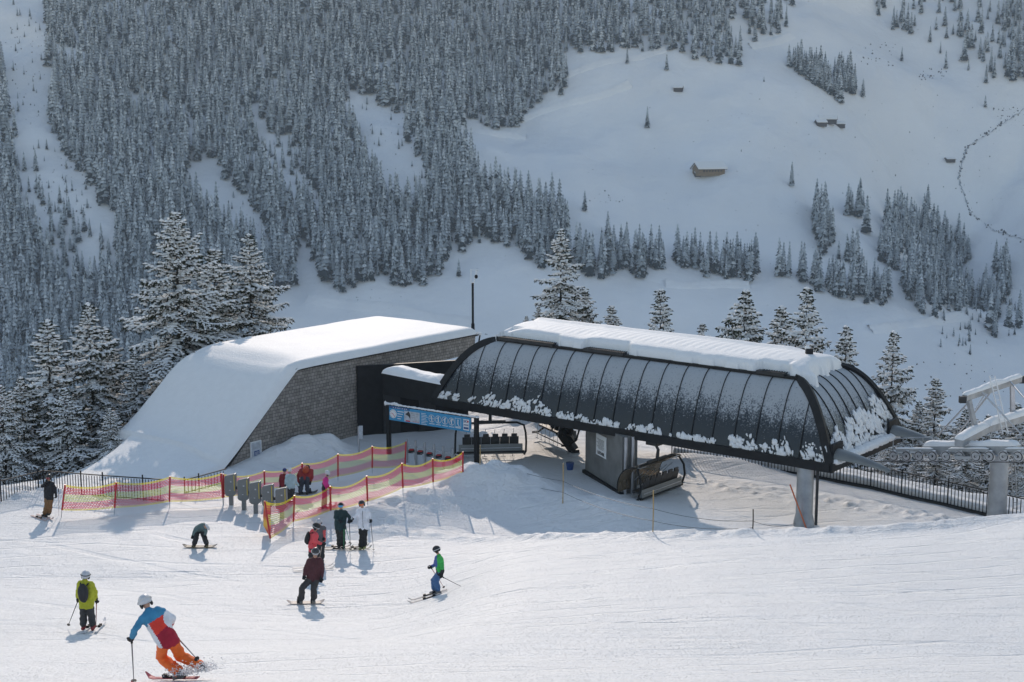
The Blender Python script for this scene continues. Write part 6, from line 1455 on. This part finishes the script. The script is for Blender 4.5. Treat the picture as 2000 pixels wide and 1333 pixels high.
# 8 white jacket
D = DG(708, 1074)
ppl = person('skier in white jacket and black trousers with orange goggles, arm reaching left', D, dict(head=(706.5, 985.5), neck=(708.6, 995), pel=(709.5, 1028), elL=(696.5, 1007, -.1), haL=(686.5, 1016.5, -.16), elR=(721.5, 1006), haR=(724, 1016.5, -.1), knL=(707, 1050, -.04), knR=(711.5, 1050, -.04), anL=(704.5, 1069), anR=(712.5, 1067.5)), 190, dict(jacket=(.82, .83, .88), trousers=(.02, .02, .022), boots=(.25, .26, .10), hem=.08, strap=(.02, .02, .02)), .97, helmet=(.035, .03, .03), goggles=(.75, .12, .02))
m_ = MB(); j_ = ppl[1]; c = j_['neck']; fd_ = Vector((-.17, -.985, 0))
m_.tube([c-UPZ*.02+fd_*.155+Vector((.03, 0, 0)), (c+j_['pel'])*.5+fd_*.165+Vector((.03, 0, 0)), j_['pel']+fd_*.16+Vector((.04, 0, -.03))], .008, 5); m_.build('zip', M['black'], ppl[0])
pole_(P(724, 1018, D-.1), P(730, 1076.5, D-.3), 'ski pole in the outer hand of the white jacketed skier', (.1, .1, .11))
ski_pair(None, D, P(679, 1077.5, D-.3), P(726, 1068, D+.2), -.24, (.45, .43, .36), 'skis under the white jacketed skier')
# 9 coral jacket
D = DG(612, 1118)
ppl = person('skier in coral pink jacket with black backpack half hidden behind the maroon snowboarder', D, dict(head=(618, 1030, -.05), neck=(613.5, 1040), pel=(610, 1072), shL=(608, 1045, .1), shR=(617, 1045, -.12), elL=(612, 1057, .2), haL=(626, 1062, .1), elR=(616, 1058, -.2), haR=(629.5, 1063, -.12), knL=(607.5, 1093), knR=(612, 1093), anL=(609, 1113), anR=(614, 1113)), 95, dict(jacket=(.75, .085, .10), trousers=(.03, .03, .033), hem=.03, strap=(.5, .5, .5)), .98, helmet=(.03, .03, .03), goggles=(.4, .4, .42), hood=True)
backpack(ppl[0], ppl[2], ppl[1], D, 95, (.02, .022, .024), 'rounded black backpack worn over the coral pink jacket', .14, .25)
ski_pair(None, D, P(573, 1124, D-.1), P(655, 1111, D+.3), -.28, (.62, .60, .58), 'white skis sticking out either side of the maroon snowboarder')
pole_(P(629, 1064, D-.1), P(624, 1092, D), 'ski pole held forward by the skier in coral pink', (.5, .4, .35))
# 10 grey and coral
D = DG(627, 1098)
def zn_gc(tt, sd, fr, c, j): return 1 if sd > .12 and tt < .75 else 0
ppl = person('skier in grey jacket with coral sleeve standing right behind the coral pink jacket', D, dict(head=(623, 1021), neck=(624.5, 1029), pel=(626, 1056), elL=(617, 1042), haL=(620, 1053, -.1), elR=(633, 1040), haR=(632, 1052, -.1), knL=(624.5, 1075), knR=(629, 1075), anL=(624, 1093), anR=(630, 1093)), 170, dict(jacket=(.12, .12, .125), trousers=(.03, .03, .032), hem=.02, zones=dict(colors=[(.7, .1, .1)], fn=zn_gc)), .88, helmet=(.5, .5, .52), goggles=(.4, .4, .42))
# 11 red and black jacket bending away
D = DG(593, 968)
ppl = person('snowboarder in red and black jacket with orange backpack bending away beyond the net', D, dict(head=(600, 914.5, .62), neck=(599, 916, .42), pel=(595.5, 934, 0), shL=(587, 920, .32), shR=(609, 920, .32), elL=(582.5, 929, .2), haL=(583, 946, .15), elR=(609.5, 933, .1), haR=(606, 943, .05), knL=(588.8, 948, .1), knR=(600, 948, .08), anL=(586, 963), anR=(600.5, 962)), 0, dict(jacket=(.28, .025, .022), trousers=(.035, .045, .065), hem=.0), 1.0, helmet=(.05, .05, .05))
backpack(ppl[0], ppl[2], ppl[1], D, 0, (.42, .06, .02), 'orange backpack on the bending snowboarder', .15, .2)
board_(P(574, 968, D), P(621, 960, D+.3), 'dark snowboard under the bending rider with orange backpack', (.1, .1, .1))
# 12 light blue jacket
D = DG(567, 984)
ppl = person('skier in light blue jacket and white bobble hat beside the right turnstile', D, dict(head=(566, 920), neck=(566.5, 928), pel=(568, 953), elL=(559, 940), haL=(557, 951, -.05), elR=(578, 940), haR=(583, 950, .1), knL=(565, 968), knR=(571, 968), anL=(565, 980), anR=(571.5, 980)), 20, dict(jacket=(.36, .48, .52), trousers=(.03, .03, .034), hem=.0), .9, hat=(.65, .65, .67))
# 13 dark red
D = DG(553, 978)
ppl = person('person in dark red jacket and blue scarf half hidden behind the light blue jacket', D, dict(head=(556, 920), neck=(555, 928), pel=(553.5, 952), elL=(547, 940), haL=(548, 951, -.05), elR=(561, 940), haR=(561, 951), knL=(552, 965), knR=(556, 965), anL=(551, 977), anR=(557, 977)), 30, dict(jacket=(.20, .012, .02), trousers=(.06, .06, .12), hem=.05), .88, hat=(.03, .05, .16))
# 14 pink suit
D = DG(632, 996)
def zn_pk(tt, sd, fr, c, j): return 1 if tt < .52 and (Vector(c)-j['haR']).length > .2 and (Vector(c)-j['elR']).length > .13 else 0
ppl = person('skier in bright pink suit with black waist and white helmet looking down', D, dict(head=(640, 926, .0), neck=(637, 934), pel=(633.5, 957), look=(647, 931, .05), shL=(634, 938, .1), shR=(636.5, 938, -.12), elL=(638, 948, .15), haL=(643, 953, .1), elR=(638.5, 947, -.18), haR=(644, 951.5, -.08), knL=(633, 973, .05), knR=(634.5, 973, -.08), anL=(631.5, 990, .05), anR=(634.5, 990, -.08)), 80, dict(jacket=(.60, .03, .22), trousers=(.62, .04, .16), boots=(.5, .04, .08), hem=.0, zones=dict(colors=[(.02, .015, .02)], fn=zn_pk)), .88, helmet=(.6, .6, .62), goggles=(.2, .2, .22))
ski_pair(None, D, P(620, 996.5, D-.05), P(660, 990, D+.1), -.22, (.3, .05, .07), 'skis under the skier in the pink suit behind the net')
# 15 red person under the station
D = 75
ppl = person('distant person in red jacket under the station left of the concrete pillar', D, dict(head=(1127, 846), neck=(1127, 851), pel=(1127, 868), elL=(1122, 859), haL=(1122, 866), elR=(1132, 859), haR=(1132, 866), knL=(1125, 878), knR=(1129, 878), anL=(1125, 889), anR=(1129, 889)), 180, dict(jacket=(.55, .02, .02), trousers=(.03, .03, .03)), .85, helmet=(.03, .03, .03))
# ---------------------------------------------------------------- air
hz = bpy.data.materials.new('haze'); hz.use_nodes = True; t_ = hz.node_tree; t_.nodes.remove(t_.nodes['Principled BSDF'])
pv = t_.nodes.new('ShaderNodeVolumePrincipled'); pv.inputs['Color'].default_value = (.62, .80, 1.0, 1); pv.inputs['Density'].default_value = HAZE; pv.inputs['Anisotropy'].default_value = .2
t_.links.new(pv.outputs[0], t_.nodes['Material Output'].inputs['Volume'])
mb = MB(); mb.box((0, 1050, 140), (1250, 0, 0), (0, 1250, 0), (0, 0, 420)); tag(mb.build('haze', hz), kind='stuff')
